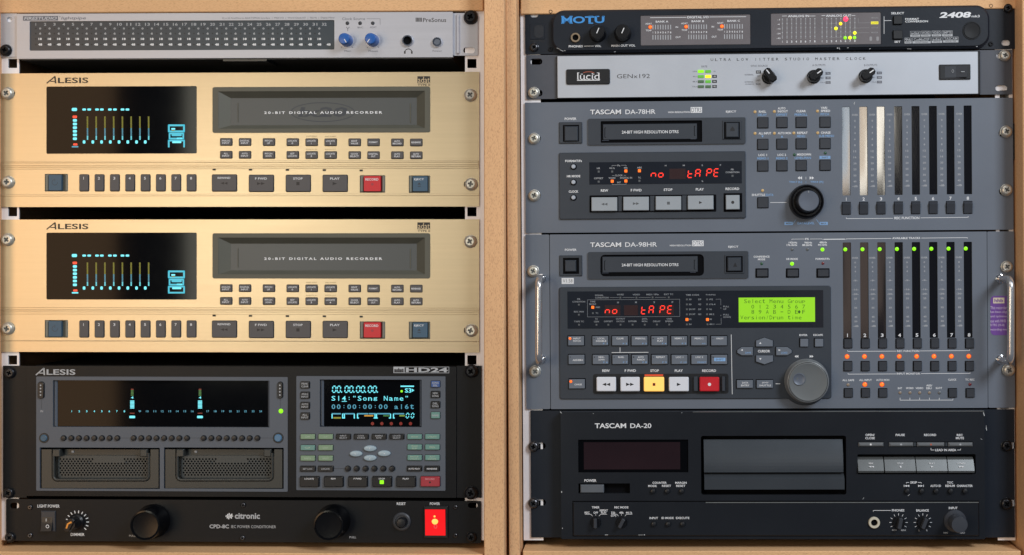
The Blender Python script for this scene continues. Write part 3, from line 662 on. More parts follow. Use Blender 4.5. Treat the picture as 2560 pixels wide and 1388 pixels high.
for x, y, t in ((617, 658, (0, -1)), (521, 694, (-1, 0)), (713, 692, (1, 0)), (617, 723, (0, 1))):
    mb = MB(); u, v = d.q(x, y); n = 28
    L = [[(u+a*S*math.cos(2*math.pi*i/n), -w*S, v+b*S*math.sin(2*math.pi*i/n)) for i in range(n)] for a, b, w in ((16, 7.4, 4.5), (16, 7.4, 8), (14, 6, 10), (8, 3, 10.8))]
    mb.loops(L, icekey); mb.smooth = True
    cx, cy = t; mb.flat([(u+(cx*3-cy*2)*S*.7, v-(cy*3+cx*2)*S*.7), (u+(cx*3+cy*2)*S*.7-cx*6*S*.7, v-(cy*3-cx*2)*S*.7+cy*6*S*.7), (u+(cx*3)*S*1.0, v-(cy*3)*S*1.0)], 11, white)
    d.part('cursor_key', mb)
kb(192, 797, 103, 36, bkpl, 'SET LOC', palegrey); kb(314, 797, 103, 36, bkpl, 'LOCATE', palegrey); kb(919, 796, 100, 34, bkpl, 'AUTO PLAY', white); kb(1040, 796, 100, 34, bkpl, 'REHEARSE', white)
d.L(370, 797, 445, 797, 2.5, dgrey, 4.8)
for x in (465, 525, 586, 646, 707, 767): d.knob(x, 796, [(21, 4.5), (20, 7.5), (16, 9.5), (7, 10)], bkpl, 'locate_key', 18)
for x, t in ((204, 'LOCATE'), (369, 'REW'), (534, 'F FWD'), (699, 'STOP'), (863, 'PLAY')):
    d.btn(x-65, 849, x+65, 919, bkpl, 7, 2, [(t, x, 863, len(t)*10.5, 11)], 1.2, 4.3, 'transport_key', bev=1.5, wellm=bkpl)
d.box('indicator_light', 685, 873, 713, 899, 10, 12, ledgr, 4, .5)
d.btn(963, 849, 1093, 917, maroon, 7, 2, [('RECORD', 1027, 865, 64, 11, P_('pink print', (220, 150, 158)))], 1.2, 4.3, 'record_key', bev=1.5, wellm=bkpl, extra=lambda mb, z: mb.disc(*q(1027, 887), 2.4, z, shade, 12))
d.Rk(775, 101, 1155, 145, palegrey, 3.3); d.Rk(779, 118, 846, 141, P_('mid print', (110, 112, 118)), 3.4); d.T('adat', 812, 124, 62, 30, shade, 3.5, 0.03)
d.Rk(851, 104, 1152, 142, black, 3.45); d.T('HD24', 1003, 123, 286, 32, palegrey, 3.6, 0.03)
d.flush()
# ================================================================ power conditioner
d = Dev(FL, 'power_conditioner', 'black power unit with two big round knobs and a lit red switch', 'power conditioner', 600, 1358)
d.view(0, 880, 2.732); sl1 = d.R(70, 1030, 131, 1070, 18); roc = d.R(285, 1085, 380, 1226)
d.view(700, 880, 2.732); sl2 = d.R(1284, 1030, 1350, 1066, 18)
d.view(0, 0, 1)
d.plate('faceplate', d.R(15, 1247.8, 1202.5, 1358.5, 4), [sl1, sl2], -5, 0, black); d.chassis(55, 1252, 1150, 1354, chasblk)
d.view(0, 880, 2.732)
for x, y in ((207, 1060), (207, 1252), (1662, 1045), (1657, 1270)): d.screw(x, y, 19, darkchrome, 30, washer=False)
d.screw(72, 1265, 37, blackscrew, 40, w=1)
d.T('LIGHT POWER', 331, 1053, 152, 21); d.T('DIMMER', 530, 1247, 94, 20); d.T('PULL', 903, 1256, 42, 13, palegrey)
sb = d.box('switch_bezel', 283, 1084, 382, 1226, 0, 4, smallkey, 2, 1.5)
mb = MB(); a = d.q(292, 1108); b = d.q(364, 1218); m_ = (a[1]+b[1])/2
vs = [(a[0], -3*S, a[1]), (b[0], -3*S, a[1]), (b[0], -6*S, m_), (a[0], -6*S, m_), (a[0], -13*S, b[1]), (b[0], -13*S, b[1]), (a[0], -3*S, b[1]), (b[0], -3*S, b[1])]
mb.add(vs, [(3, 2, 1, 0), (4, 5, 2, 3), (6, 7, 5, 4), (0, 6, 4, 3), (1, 2, 5, 7)], bkpl); d.part('rocker', mb, sb)
d.T('I', 315, 1148, 4, 20, white, 14); d.T('O', 324, 1192, 24, 26, white, 14)
for k in range(11):
    a = math.radians(-75+k*20.5); d.L(528+62*math.sin(a), 1163-62*math.cos(a), 528+80*math.sin(a), 1163-80*math.cos(a), 6, white)
dk = d.knob(520, 1162, [(58, 0), (56, 4), (44, 8), (38, 34), (34, 37)], knobblk, 'dimmer_knob', 28)
mb = MB(); u, v = d.q(518, 1161); a = math.radians(-62); c, s_ = math.cos(a), math.sin(a)
cap = [(-17, -7), (17, -7), (19, 0), (17, 7), (-17, 7), (-19, 0)]; cap = [(u+(x*c-y*s_)*S, v-(x*s_+y*c)*S) for x, y in cap]; cap.reverse() if False else None
ar = sum(cap[i][0]*cap[(i+1) % 6][1]-cap[(i+1) % 6][0]*cap[i][1] for i in range(6))
if ar < 0: cap.reverse()
mb.prism(cap, 20, 42, knobblk, 2); mb.line((u-6*S, v-8*S), (u-2*S, v+4*S), 4, 42.3, orange); mb.line((u-2.6*S, v+3*S), (u+7*S, v+8*S), 4, 42.3, orange); d.part('grip', mb, dk)
def lampknob(x, y):
    d.knob(x, y, [(115, 0), (116, 8), (112, 12), (110, 16), (106, 20), (103, 54), (100, 60), (90, 61), (86, 58), (40, 57)], mat('gloss black knob', (10, 11, 14), 0.2, 0, 0.05, spec=.3), 'lamp_knob', 56)
lampknob(1050, 1152)
d.L(1540, 1122, 1592, 1122, 6); 
for x, h in ((1548, 12), (1556, 30), (1566, 42), (1576, 22), (1584, 34)): d.L(x, 1122-h/2, x-4, 1122+h/2, 7)
d.T('citronic', 1689, 1121, 172, 40, palegrey, off=0.03); d.T('CPD-8C', 1497, 1192, 133, 27, palegrey, off=0.03); d.T('IEC POWER CONDITIONER', 1732, 1194, 306, 20, palegrey, off=0.0)
d.view(700, 880, 2.732)
lampknob(368, 1152)
d.T('PULL', 497, 1266, 46, 14, palegrey); d.T('RESET', 828, 1037, 61, 18); d.T('POWER', 1058, 1037, 68, 18)
for x, y in ((1199, 1060), (1199, 1253)): d.screw(x, y, 17, darkchrome, 10, washer=False)
d.screw(1308, 1265, 37, blackscrew, 70, w=1)
d.knob(832, 1158, [(63, 0), (62, 3), (54, 5), (44, 5), (42, 2)], smallkey, 'reset_collar', 32); d.knob(835, 1160, [(34, 2), (34, 12), (28, 17), (12, 18)], bkpl, 'reset_button', 24)
sb = d.box('switch_bezel', 985, 1050, 1148, 1268, 0, 6, bkpl, 2, 1.5)
mb = MB(); a = d.q(995, 1070); b = d.q(1133, 1250); m_ = (a[1]+b[1])/2; redb = mat('red rocker rim', (150, 14, 20), 0.3)
vs = [(a[0], -12*S, a[1]), (b[0], -12*S, a[1]), (b[0], -9*S, m_), (a[0], -9*S, m_), (a[0], -7*S, b[1]), (b[0], -7*S, b[1])]
mb.add(vs, [(3, 2, 1, 0), (4, 5, 2, 3)], redrock); mb.add([(a[0], -6*S, a[1]), (b[0], -6*S, a[1])]+vs[:2], [(0, 1, 3, 2)], redb); d.part('rocker', mb, sb, label='lit red power rocker')
mb = MB(); u, v = d.q(1062, 1152); mb.lathe(u, v, [(8, 9.4), (6, 10.0), (2, 10.3)], hot, 16); u, v = d.q(1060, 1118); mb.lathe(u, v, [(2.6, 11), (1.4, 11.5)], hot, 12); d.part('lamp_glow', mb, sb)
d.T('O', 1062, 1192, 24, 30, P_('pale red print', (240, 110, 110)), 9.6)
d.flush()
# ================================================================ black audio interface, top right
d = Dev(FR, 'audio_interface', 'blue black unit with smoked lamp windows, topmost in the right cabinet', 'audio interface', 1925, 128)
d.view(1300, 0, 4.267); hs = [d.R(108, 128, 196, 184, 25)]; e1 = d.q(52, 100)
d.view(1880, 0, 3.765); hs2 = [d.R(2348, 378, 2430, 430, 24)]; e2 = d.q(2490, 460)
d.plate('rack_ear', rrect(e1[0], e2[1], e2[0], e1[1], 3*S), hs+hs2, -5, 0, navy, bkpl)
d.chassis(1362, 28, 2478, 126, chasblk)
d.W = 14; d.view(1300, 0, 4.267); c1 = d.q(330, 108); w1 = d.R(1284, 168, 2460, 476, 10)
d.view(1880, 0, 3.765); c2 = d.q(2242, 452); w2 = d.R(175, 128, 1215, 418, 9)
mb = MB(); mb.prism(rrect(c1[0], c2[1], c2[0], c1[1], 34*S, 8), 0.2, 14, navy, 6); d.part('faceplate', mb)
m = 6*S
mb = MB(); mb.plate(rrect(c1[0]+m, c2[1]+m, c2[0]-m, c1[1]-m, 30*S, 8), [w1, w2, [(p[0], p[1]) for p in []]][:2], 14.02, 16, navy); d.part('front_overlay', mb)
for w in (w1, w2): mb = MB(); mb.prism(w, 14.05, 15.2, smoke, 1.0); d.part('lamp_window', mb)
Z = 16.3; ZW = 15.5; d.W = 15
d.view(1300, 0, 4.267)
d.T('MOTU', 672, 212, 455, 74, motublue, Z, 0.03, res=5)
for x, w in ((455, 32), (545, 34), (755, 50), (828, 34), (890, 26)):      # slab serifs
    for y in ((171, 181), (243, 253)):
        if w == 62 and y[0] < 200: continue
        if x > 800 and y[0] > 200: continue
        d.Rk(x-w/2, y[0], x+w/2, y[1], motublue, Z)
def jk2(x, y, ro, ri, m, z0, nm='headphone_jack'):
    mb = MB(); u, v = d.q(x, y); a, b = ro/d.s, ri/d.s
    mb.lathe(u, v, [(a, z0), (a, z0+4), (a*.92, z0+6), (b*1.08, z0+6), (b, z0+4), (b, z0+.3)], m, 28, False); mb.disc(u, v, b*1.02, z0+.4, void); d.part(nm, mb)
jk2(593, 405, 53, 31, mat('worn brass', (168, 150, 128), 0.35, 0.7), 16)
for x in (830, 1095): d.knob(x, 362, [(93, 16), (92, 19), (86, 22), (80, 44), (72, 48), (40, 48.5)], knobblk, n=40, mark=(24, -20, 42, 9, white))
d.T('PHONES', 595, 495, 150, 24, z=Z, off=.02); d.L(683, 493, 787, 492, 5, z=Z); d.T('VOL', 831, 492, 68, 23, z=Z, off=.02); d.T('MAIN OUT VOL', 1102, 487, 256, 24, z=Z, off=.02)
d.L(1388, 190, 1775, 186, 5, z=ZW); d.L(2022, 182, 2412, 179, 5, z=ZW); d.T('DIGITAL I/O', 1899, 184, 228, 24, z=ZW, off=.02)
for i, (x, y) in enumerate(((1418, 0), (1800, -4), (2182, -8))):
    d.T('BANK '+'ABC'[i], x+97, 231+y, 134, 21, z=ZW, off=.02)
    for k in range(8):
        d.Rk(x-5+27*k, 266+y, x+5+27*k, 315+y, palegrey, ZW); d.Rk(x-5+27*k, 375+y, x+5+27*k, 424+y, palegrey, ZW)
        d.T(str(k+1), x+27*k, 347+y, 14, 20, z=ZW, off=.02)
    d.T('ADAT', x-46, 254+y, 70, 17, z=ZW); d.T('TDIF', x-46, 326+y, 62, 17, z=ZW)
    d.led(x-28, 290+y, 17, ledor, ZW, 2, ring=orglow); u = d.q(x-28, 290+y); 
for x, y in ((1673, 290), (2057, 286)): d.T('IN', x, y, 26, 18, z=ZW)
for x, y in ((1687, 398), (2071, 393)): d.T('OUT', x, y, 54, 20, z=ZW)
d.W = 0
for x, y in ((328, 128), (328, 527)): d.knob(x, y, [(24, 0), (24, 2), (20, 4), (13, 4), (11, 1)], blackscrew, 'allen_bolt', 20)
d.screw(152, 508, 50, darkchrome, 40, w=.5)
d.box('badge', 105, 256, 265, 420, -.5, 1.2, navy, 8, .8); d.box('badge', 150, 270, 255, 408, 1.2, 1.8, mat('embossed black', (22, 28, 38), 0.6), 40, .5)
d.L(195, 335, 222, 370, 5, shade, 2)
for k in range(9):
    a = math.radians(-150+k*22); d.L(205+70*math.sin(a)*.9, 345-62*math.cos(a), 205+84*math.sin(a)*.9, 345-74*math.cos(a), 5, shade, 2)
d.T('MOTU', 185, 440, 150, 26, shade, .3)
for x0, y0, x1, y1, t in ((392, 512, 430, 528, 6), (425, 530, 462, 548, 6), (468, 540, 486, 542, 7), (775, 530, 792, 530, 3), (1003, 556, 1020, 552, 4)): d.L(x0, y0, x1, y1, t, chipm, 14.3)
d.view(1880, 0, 3.765); d.W = 15
d.T('ANALOG IN', 438, 152, 200, 21, z=ZW, off=.02); d.T('ANALOG OUT', 815, 148, 238, 21, z=ZW, off=.02)
for a, b in ((283, 328), (545, 597), (655, 690), (937, 972)): d.L(a, 152 if a < 600 else 148, b, 151 if a < 600 else 147, 4, z=ZW)
dg = P_('faint grey print', (148, 148, 152))
for x0, p in ((286, 43.6), (660, 44)):
    for k in range(8):
        x = x0+p*k; yy = -0.012*(x-286)
        for j in range(14): d.Rk(x-5, 176+j*14+yy, x+5, 186+j*14+yy, dg if j % 3 else palegrey, ZW)
        d.T(str(k+1), x, 394+yy, 13, 20, z=ZW, off=.02)
for y, t in ((187, '-1'), (229, '-6'), (272, '-12'), (317, '-24'), (361, '-42')): d.T(t, 250, y, 12*len(t), 13, z=ZW)
for x, y, m, r in ((882, 181, ledrd, 22), (834, 224, em('amber yellow glow', (250, 200, 20), 2.2), 15), (790, 269, ledyl, 16), (967, 311, ledyl, 16), (877, 357, ledgr, 16), (922, 356, ledyl, 16), (965, 355, ledgr, 16)): d.led(x, y, r, m, ZW, 2)
for a, b in (((1000, 170), (1000, 217)), ((1000, 217), (1110, 215)), ((945, 266), (1105, 262)), ((800, 313), (1105, 308)), ((725, 224), (800, 223)), ((730, 354), (850, 352))): d.L(a[0], a[1], b[0], b[1], 3, dg, ZW)
d.Rk(1120, 204, 1189, 228, em('yellow legend glow', (240, 230, 50), 1.0), ZW); d.T('CLOCK', 1155, 216, 60, 15, ink_dk, ZW+.2)
for y, t in ((168, '48 kHz'), (261, 'ACTIVE'), (307, 'MIXER')): d.T(t, 1155, y, 66, 14, dg, ZW)
for x in (1118, 1182): d.Rk(x-12, 345, x+12, 385, dg, ZW, 8)
d.T('SELECT', 1371, 125, 122, 20, z=Z, off=.02); d.T('FORMAT', 1507, 180, 130, 19, z=Z, off=.02); d.T('CONVERSION', 1549, 202, 214, 19, z=Z, off=.02); d.T('SET', 1369, 394, 57, 19, z=Z, off=.02)
d.L(1243, 155, 1243, 320, 4, z=Z); d.L(1243, 195, 1312, 194, 4, z=Z)
d.btn(1330, 155, 1410, 230, bkpl, 6, 1, None, 1, 15.5); d.btn(1327, 291, 1413, 369, bkpl, 6, 1, None, 1, 15.5)
d.T('2408', 1912, 141, 300, 54, z=Z, off=.035, shear=0.15, res=4); d.T('mk3', 2105, 153, 76, 22, z=Z, off=.015)
for x0, x1, y0, a, b in ((1490, 1583, 295, 'adat', 'SYNC'), (1592, 1680, 293, 'WORD', 'SYNC'), (1692, 1780, 291, 'VIDEO', 'SYNC'), (1790, 1887, 290, 'SMPTE', 'SYNC'), (1437, 1501, 358, '96', 'kHz'), (1511, 1682, 356, 'CueMixDSP', 'MONITORING'), (1692, 1789, 352, 'adat', 'OPTICAL'), (1799, 1942, 348, 'TASCAM', 'DIGITAL TDIF')):
    for q4 in (((x0, y0), (x1, y0)), ((x0, y0), (x0, y0+50)), ((x1, y0), (x1, y0+50))): d.L(*q4[0], *q4[1], 2.5, palegrey, Z)
    d.T(a, (x0+x1)/2, y0+17, (x1-x0)*.86, 25, palegrey, Z, .01); d.Rk(x0, y0+33, x1, y0+52, palegrey, Z); d.T(b, (x0+x1)/2, y0+42, (x1-x0)*.7, 12, shade, Z+.2, 0)
mb = MB(); u, v = d.q(2067, 290); mb.lathe(u, v, [(23, 16), (22.5, 17.2), (20.5, 17.2), (20, 16.4)], knobblk, 40, False); mb.lathe(u, v, [(19.5, 16), (19, 18), (10, 17.6), (2, 17.4)], knobblk, 40); d.part('power_button', mb)
d.W = 0
for x, y in ((2245, 58), (2248, 415)): d.knob(x, y, [(22, 0), (22, 2), (18, 4), (12, 4), (10, 1)], blackscrew, 'allen_bolt', 20)
d.screw(2407, 80, 46, blackscrew, 15, w=.5)
for x0, y0, x1, y1, t in ((800, 452, 812, 452, 14), (820, 446, 826, 466, 5), (895, 452, 910, 450, 5), (1105, 462, 1116, 458, 5), (1180, 438, 1210, 437, 3), (1285, 437, 1310, 436, 3), (1385, 436, 1420, 434, 4), (1582, 432, 1630, 431, 5), (1912, 430, 1920, 430, 9), (2110, 440, 2124, 438, 5), (1460, 460, 1500, 462, 3)): d.L(x0, y0, x1, y1, t, chipm, 14.3)
d.flush()
# ================================================================ master clock
d = Dev(FR, 'master_clock', 'slim silver-faced unit with three black pointer knobs and green lamps', 'master clock', 1925, 241)
d.view(1300, 0, 4.267); h = [d.R(110, 626, 238, 690, 30), d.R(112, 960, 240, 1028, 30)]; a = d.q(65, 590); f1 = d.q(398, 600, 9); bd = d.R(492, 742, 960, 900, 18, 10)
d.view(1880, 0, 3.765); h += [d.R(2290, 803, 2406, 857, 26), d.R(2300, 500, 2400, 552, 24)]; b = d.q(2449, 888); f2 = d.q(2128, 884, 9); rk = d.R(1760, 610, 2055, 750, 6, 10)
d.plate('rack_ear', rrect(a[0], b[1], b[0], a[1], 2*S), h, -5, 0, mat('charcoal ear paint', (74, 78, 88), 0.5, 0, .05, .1), bkpl)
d.chassis(1365, 145, 2470, 236, chasblk)
mb = MB(); mb.prism(rrect(f1[0]-2*S, f2[1]-1.5*S, f2[0]+6*S, f1[1]+1.5*S, 1*S), 0.2, 8, bkpl, 2); d.part('face_backing', mb)
mb = MB(); mb.prism(rrect(f1[0], f2[1], f2[0], f1[1], 1*S), 8.05, 10, clocksilver, .8); d.part('faceplate', mb)
Z = 10.3; d.W = 10
d.view(1300, 0, 4.267)
mb = MB(); mb.prism(bd, 10.1, 14, bkpl, 1.5); d.part('badge', mb)
d.T('lucid', 729, 814, 236, 74, white, 14.4, 0.0, res=5)
for x, y in ((622, 848), (622, 778), (660, 792), (700, 848), (783, 848), (783, 792), (845, 848), (832, 778)): d.Rk(x-12, y-3, x+10, y+3, white, 14.4)
d.Rk(608, 855, 850, 860, white, 14.4)
for k in range(8):
    a0, a1 = -.9+k*.225, -.9+(k+1)*.225; d.L(733+75*math.sin(a0), 800-34*math.cos(a0)*1, 733+75*math.sin(a1), 800-34*math.cos(a1), 7, redpr, 14.4)
d.T('GENx192', 1210, 813, 350, 44, ink_dk, Z, -.008, res=4)
d.T('RATE', 1967, 710, 60, 20, ink_gr, Z, 0)
st = ((ledgr, ledgm), (ledgm, ledyl), (ledgd, ledgm), (ledgd, ledgd))
for j, y in enumerate((763, 817, 871, 925)):
    for i, (x0, x1) in enumerate(((1898, 1962), (1978, 2037))): d.box('indicator_light', x0, y-14, x1, y+14, 10.05, 12, st[j][i], 3, .7)
for y, t in ((763, 'LOCK'), (817, '44.1'), (871, '88.2'), (925, '176.4')): d.T(t, 1865, y, len(t)*11, 14, ink_gr, Z, 0)
d.T('IN', 2075, 762, 17, 14, ink_gr, Z, 0)
for y, t in ((816, '48'), (870, '96'), (924, '192')): d.Rk(2050, y-15, 2100, y+15, shade, Z); d.T(t, 2075, y, len(t)*12, 16, white, Z+.2, 0)
d.view(0, 0, 1)
title = 'ULTRA LOW JITTER STUDIO MASTER CLOCK'; n = len(title)
for i, ch in enumerate(title):
    if ch == ' ': continue
    x = 1780+i*(2161-1780)/(n-1); d.T(ch, x, 149.3-(x-1780)*.0075, 2 if ch == 'I' else 6.2, 6.6, ink_dk, Z, 0.0)
d.T('SYNC SOURCE', 1898, 164.8, 42, 4.6, ink_gr, Z, 0)
d.T('INTERNAL', 1873, 187, 22, 3.4, ink_gr, Z, 0); d.T('EXTERNAL', 1873, 205, 22, 3.4, ink_gr, Z, 0); d.T('10-200MHz', 1874, 210.5, 22, 3.2, ink_gr, Z, 0)
d.Rk(1890, 176.5, 1902.5, 184, shade, Z); d.T('INT', 1896, 180.3, 8, 4, white, Z+.2, 0)
for y, t in ((190.5, 'WC'), (201, 'AES'), (210.5, 'WORD')): d.T(t, 1896, y, 3.2*len(t), 4, ink_dk, Z, .0)
d.view(1880, 0, 3.765)
for i, (x, y, ang, tx_) in enumerate(((163, 722, -38, None), (587, 718, 56, 'A OUTPUTS'), (1075, 712, 56, 'B OUTPUTS'))):
    kk = d.knob(x-6, y+6, [(66, 10), (65, 13), (56, 16), (54, 26)], knobblk, 'knob', 32)
    mb = MB(); u, v = d.q(x-2, y); t = math.radians(90-ang); c, s_ = math.cos(t), math.sin(t); L_, W_ = 19*S, 10*S
    cap = [(-L_, -W_*.6), (-L_*.7, -W_), (L_*.7, -W_), (L_, -W_*.5), (L_, W_*.5), (L_*.7, W_), (-L_*.7, W_), (-L_, W_*.6)]
    mb.prism([(u+px*c-py*s_, v+px*s_+py*c) for px, py in cap], 20, 44, knobblk, 3)
    mb.line((u+4*S*c, v+4*S*s_), (u+16*S*c, v+16*S*s_), 2.6, 44.3, white); d.part('pointer', mb, kk)
    if tx_:
        d.T(tx_, x+42, 614, 122, 19, ink_gr, Z, 0)
        for k, yy in enumerate((691, 734, 777)): 
            yy += 0 if x < 800 else -4; X = 716 if x < 800 else 1199
            d.Rk(X-24, yy-12, X+24, yy+12, ink_gr, Z); d.T(('96', '48', '192')[k], X, yy, 28, 12, clocksilver, Z+.2, 0); d.T(('1', '88.2', '176.4')[k], X-52, yy, (6, 26, 38)[k], 12, ink_gr, Z, 0)
mb = MB(); mb.prism(rk, 10.1, 14, bkpl, 2); sb = d.part('switch_bezel', mb)
mb = MB(); a = d.q(1812, 628); b = d.q(2018, 730); mx = (a[0]+b[0])/2
vs = [(a[0], -14.2*S, b[1]), (mx, -15*S, b[1]), (b[0], -20*S, b[1]), (a[0], -14.2*S, a[1]), (mx, -15*S, a[1]), (b[0], -20*S, a[1]), (b[0], -14*S, b[1]), (b[0], -14*S, a[1])]
mb.add(vs, [(0, 1, 4, 3), (1, 2, 5, 4), (2, 6, 7, 5)], smallkey); d.part('rocker', mb, sb)
d.T('O', 1890, 670, 22, 30, palegrey, 16, -.01); d.Rk(1968, 673, 2002, 678, palegrey, 20.5)
d.W = 0; d.screw(2378, 524, 52, zinc, 15, w=.5); d.view(1300, 0, 4.267); d.screw(148, 990, 62, zinc, 55, w=.5)
d.flush()
# ================================================================ helpers for the two grey decks
def cassette(d, panel, cav, doorR, text, marks, triR, ejR, r=0, tz=None):
    mb = MB(); mb.plate(panel, [cav], 0.2, 4, dgrey); d.part('cassette_panel', mb)
    mb = MB(); mb.prism(cav, -3.2, 0.25, void); d.part('slot_cavity', mb)
    mb = MB(); mb.prism(doorR, 0.3, 2.5, dgrey, 1.0); d.part('cassette_door', mb)
def transport_syms(d, kind, cx, cy, w, h, m):
    q = d.q
    def f(mb, z):
        if kind == 'rw': arrows(mb, q, cx, cy, w, h, 2, -1, m, z)
        if kind == 'ff': arrows(mb, q, cx, cy, w, h, 2, 1, m, z)
        if kind == 'st': mb.flat(d.R(cx-h/2, cy-h/2, cx+h/2, cy+h/2), z, m)
        if kind == 'pl': arrows(mb, q, cx, cy, w/2, h, 1, 1, m, z)
        if kind == 'rc': mb.disc(*q(cx, cy), h/2/d.s, z, m, 18)
    return f
def tascam(d, x0, x1, y0, y1, z=0.3):
    cx, cy = (x0+x1)/2, (y0+y1)/2
    d.T('TASCAM', cx+5, cy+5, x1-x0, y1-y0, shade, z, .02, res=4); d.T('TASCAM', cx, cy, x1-x0, y1-y0, white, z+.2, .02, res=4)
# ================================================================ upper grey deck
d = Dev(FR, 'tape_deck', 'slate grey tape deck without handles, with a small black jog knob', 'tape deck', 1925, 577)
d.view(1300, 240, 3.966); p1 = d.q(48, 66); n1 = [d.R(120, 395, 206, 450, 26), d.R(122, 960, 208, 1014, 26)]
d.view(1860, 240, 3.657); p2 = d.q(2465, 1222)
mw = []
for k in range(8):
    x = 935+158.8*k; y0 = 100-1.7*k; mw.append(d.R(x-39, y0, x+39, y0+810, 6))
n1 += [d.R(2326, 318, 2410, 368, 20), d.R(2330, 850, 2420, 900, 20)]
d.plate('faceplate', rrect(p1[0], p2[1], p2[0], p1[1], 2*S), n1+mw, -5, 0, grey, dgrey2)
d.chassis(1362, 262, 2486, 572, chasblk)
for k, m_ in enumerate(mw):
    mb = MB(); us = [p[0] for p in m_]; vs = [p[1] for p in m_]; u0, u1, v0, v1 = min(us)-S, max(us)+S, min(vs)-S, max(vs)+S; N = 10; W = 0
    L = [[(u0+(u1-u0)*i/N, -(-3.5+W*math.sin(math.pi*i/N)*(.8))*S, v) for i in range(N+1)] for v in (v0, v1)]
    mb.add(L[0]+L[1], [(i, i+1, N+2+i, N+1+i) for i in range(N)], meterglass); mb.smooth = True; d.part('meter_window', mb)
d.view(1300, 240, 3.966)
d.screw(141, 424, 57, zinc, 20, w=.5); d.screw(143, 988, 59, zinc, 25, w=.5)
d.T('POWER', 501, 227, 116, 25, off=.02); tascam(d, 696, 1002, 135, 183); d.T('DA-78HR', 1194, 157, 298, 46, off=.008, res=4)
d.T('HIGH RESOLUTION', 1577, 161, 214, 17, off=.02); d.Rk(1692, 111, 1805, 167, white); d.T('DTRS', 1749, 139, 98, 44, grey, .45, 0); d.T('EJECT', 2093, 158, 103, 25, off=.02)
d.box('power_bezel', 388, 262, 617, 471, 0, 4, dgrey, 6, 1.5); d.Rk(425, 288, 586, 452, void, 4.2); d.btn(442, 305, 578, 450, dgrey, 5, 1, None, 0, 4.1, 'power_button', bev=2)
a = d.q(675, 228); b = d.q(2235, 474); pan = rrect(a[0], b[1], b[0], a[1], 3*S); cav = d.R(800, 252, 1806, 458, 10)
cassette(d, pan, cav, d.R(822, 282, 1755, 428, 6), None, None, None, None)
d.T('24-BIT HIGH RESOLUTION DTRS', 1291, 357, 562, 30, z=2.7, off=.014)
def marks(x, y, h, sgn):
    d.L(x, y-h/2, x, y+h/2, 6, void, 2.6); d.L(x, y-h/2, x+sgn*10, y-h/2, 6, void, 2.6); d.L(x, y+h/2, x+sgn*10, y+h/2, 6, void, 2.6)
marks(841, 364, 94, 1); marks(1729, 346, 94, 1)
d.box('glint_strip', 815, 441, 882, 446, .3, 2.6, chrome); d.box('glint_strip', 1690, 425, 1745, 430, .3, 2.6, chrome)  # chrome strips stand in for bright glints below the door
d.box('eject_bezel', 2006, 246, 2193, 432, 4.1, 6, dgrey, 4, 1); d.Rk(2022, 258, 2180, 425, void, 6.2); d.btn(2037, 270, 2166, 414, dgrey, 5, 1, None, 0, 6.1, 'eject_button', bev=2, extra=lambda mb, z: mb.flat([d.q(2082, 352), d.q(2125, 352), d.q(2125, 335), d.q(2103, 306), d.q(2082, 335)], z, shade))
a = d.q(388, 565); b = d.q(2238, 1212); dsp = None
da = d.q(688, 660); db = d.q(2198, 867)
mb = MB(); mb.prism(rrect(a[0], b[1], b[0], a[1], 3*S), .2, 5, dgrey, 1.5); d.part('control_panel', mb)
mb = MB(); mb.prism(rrect(da[0], db[1], db[0], da[1]), 5.1, 6, mat('dark display pane', (34, 38, 46), .12, 0, .05), .3); d.part('display_window', mb)
Zp = 5.3; Zd = 6.3; d.iw = Zp
for y, t, w in ((645, 'FORMAT/Fs', 165), (796, 'HR MODE', 133), (948, 'CLOCK', 96)): d.T(t, 531, y, w, 23, z=Zp, off=.03)
for y in (703, 857, 1009): d.Dk(532, y, 32, void, 5.2); d.knob(531, y, [(22, 5), (22, 9), (18, 11), (8, 11.4)], mat('pale stud', (176, 184, 196), .4), 'button', 22)
gp = palegrey
for t, x, y, w, h in (('HR', 778, 718, 32, 17), ('OFFSET', 780, 817, 92, 17), ('Fs', 980, 690, 26, 17), ('44.1k', 913, 716, 56, 17), ('48k', 1048, 713, 40, 17), ('ABS', 1184, 711, 46, 17), ('CLOCK', 980, 788, 76, 17), ('WORD', 913, 814, 68, 17), ('DIGITAL IN', 1052, 812, 118, 17), ('INT', 982, 858, 36, 17), ('TC', 1184, 811, 27, 17), ('H', 1444, 691, 15, 15), ('M', 1624, 689, 18, 15), ('S', 1807, 688, 13, 15), ('F', 1988, 686, 12, 15), ('%', 1808, 846, 16, 15), ('PB', 2105, 730, 27, 16), ('CONDITION', 2106, 757, 135, 16)): d.T(t, x, y, w, h, gp, Zd, .01)
for x, y in ((780, 750), (780, 850), (914, 750), (1184, 842), (2107, 792)): d.sq(x, y, 10, greyd, Zd)
for x, y in ((1050, 746), (1184, 744), (915, 847), (1050, 845)): d.box('indicator_light', x-14, y-14, x+14, y+14, 6, 7.2, ledor, 3, .4)
for a, b in (((912, 690), (958, 689)), ((1004, 688), (1052, 687)), ((912, 690), (912, 700)), ((1052, 688), (1052, 698)), ((915, 870), (915, 880)), ((915, 880), (1052, 876)), ((1052, 866), (1052, 876)), ((912, 790), (935, 790)), ((1028, 788), (1052, 787))): d.L(*a, *b, 2.5, gp, Zd)
d.Rk(1480, 722, 1643, 824, segdim, Zd)
mb = MB()
for ch, x, y in (('n', 1325, 768), ('o', 1398, 768), ('t', 1688, 774), ('A', 1762, 769), ('P', 1873, 764), ('E', 1945, 762)): seg7(mb, d.q, ch, x, y, 44, 74, 9, segred, Zd)
d.part('display_readout', mb)
for t, x, y, w in (('REW', 838, 938, 73), ('F FWD', 1152, 935, 107), ('STOP', 1468, 930, 87), ('PLAY', 1783, 926, 80), ('RECORD', 2106, 921, 136)): d.T(t, x, y, w, 25, z=Zp, off=.022)
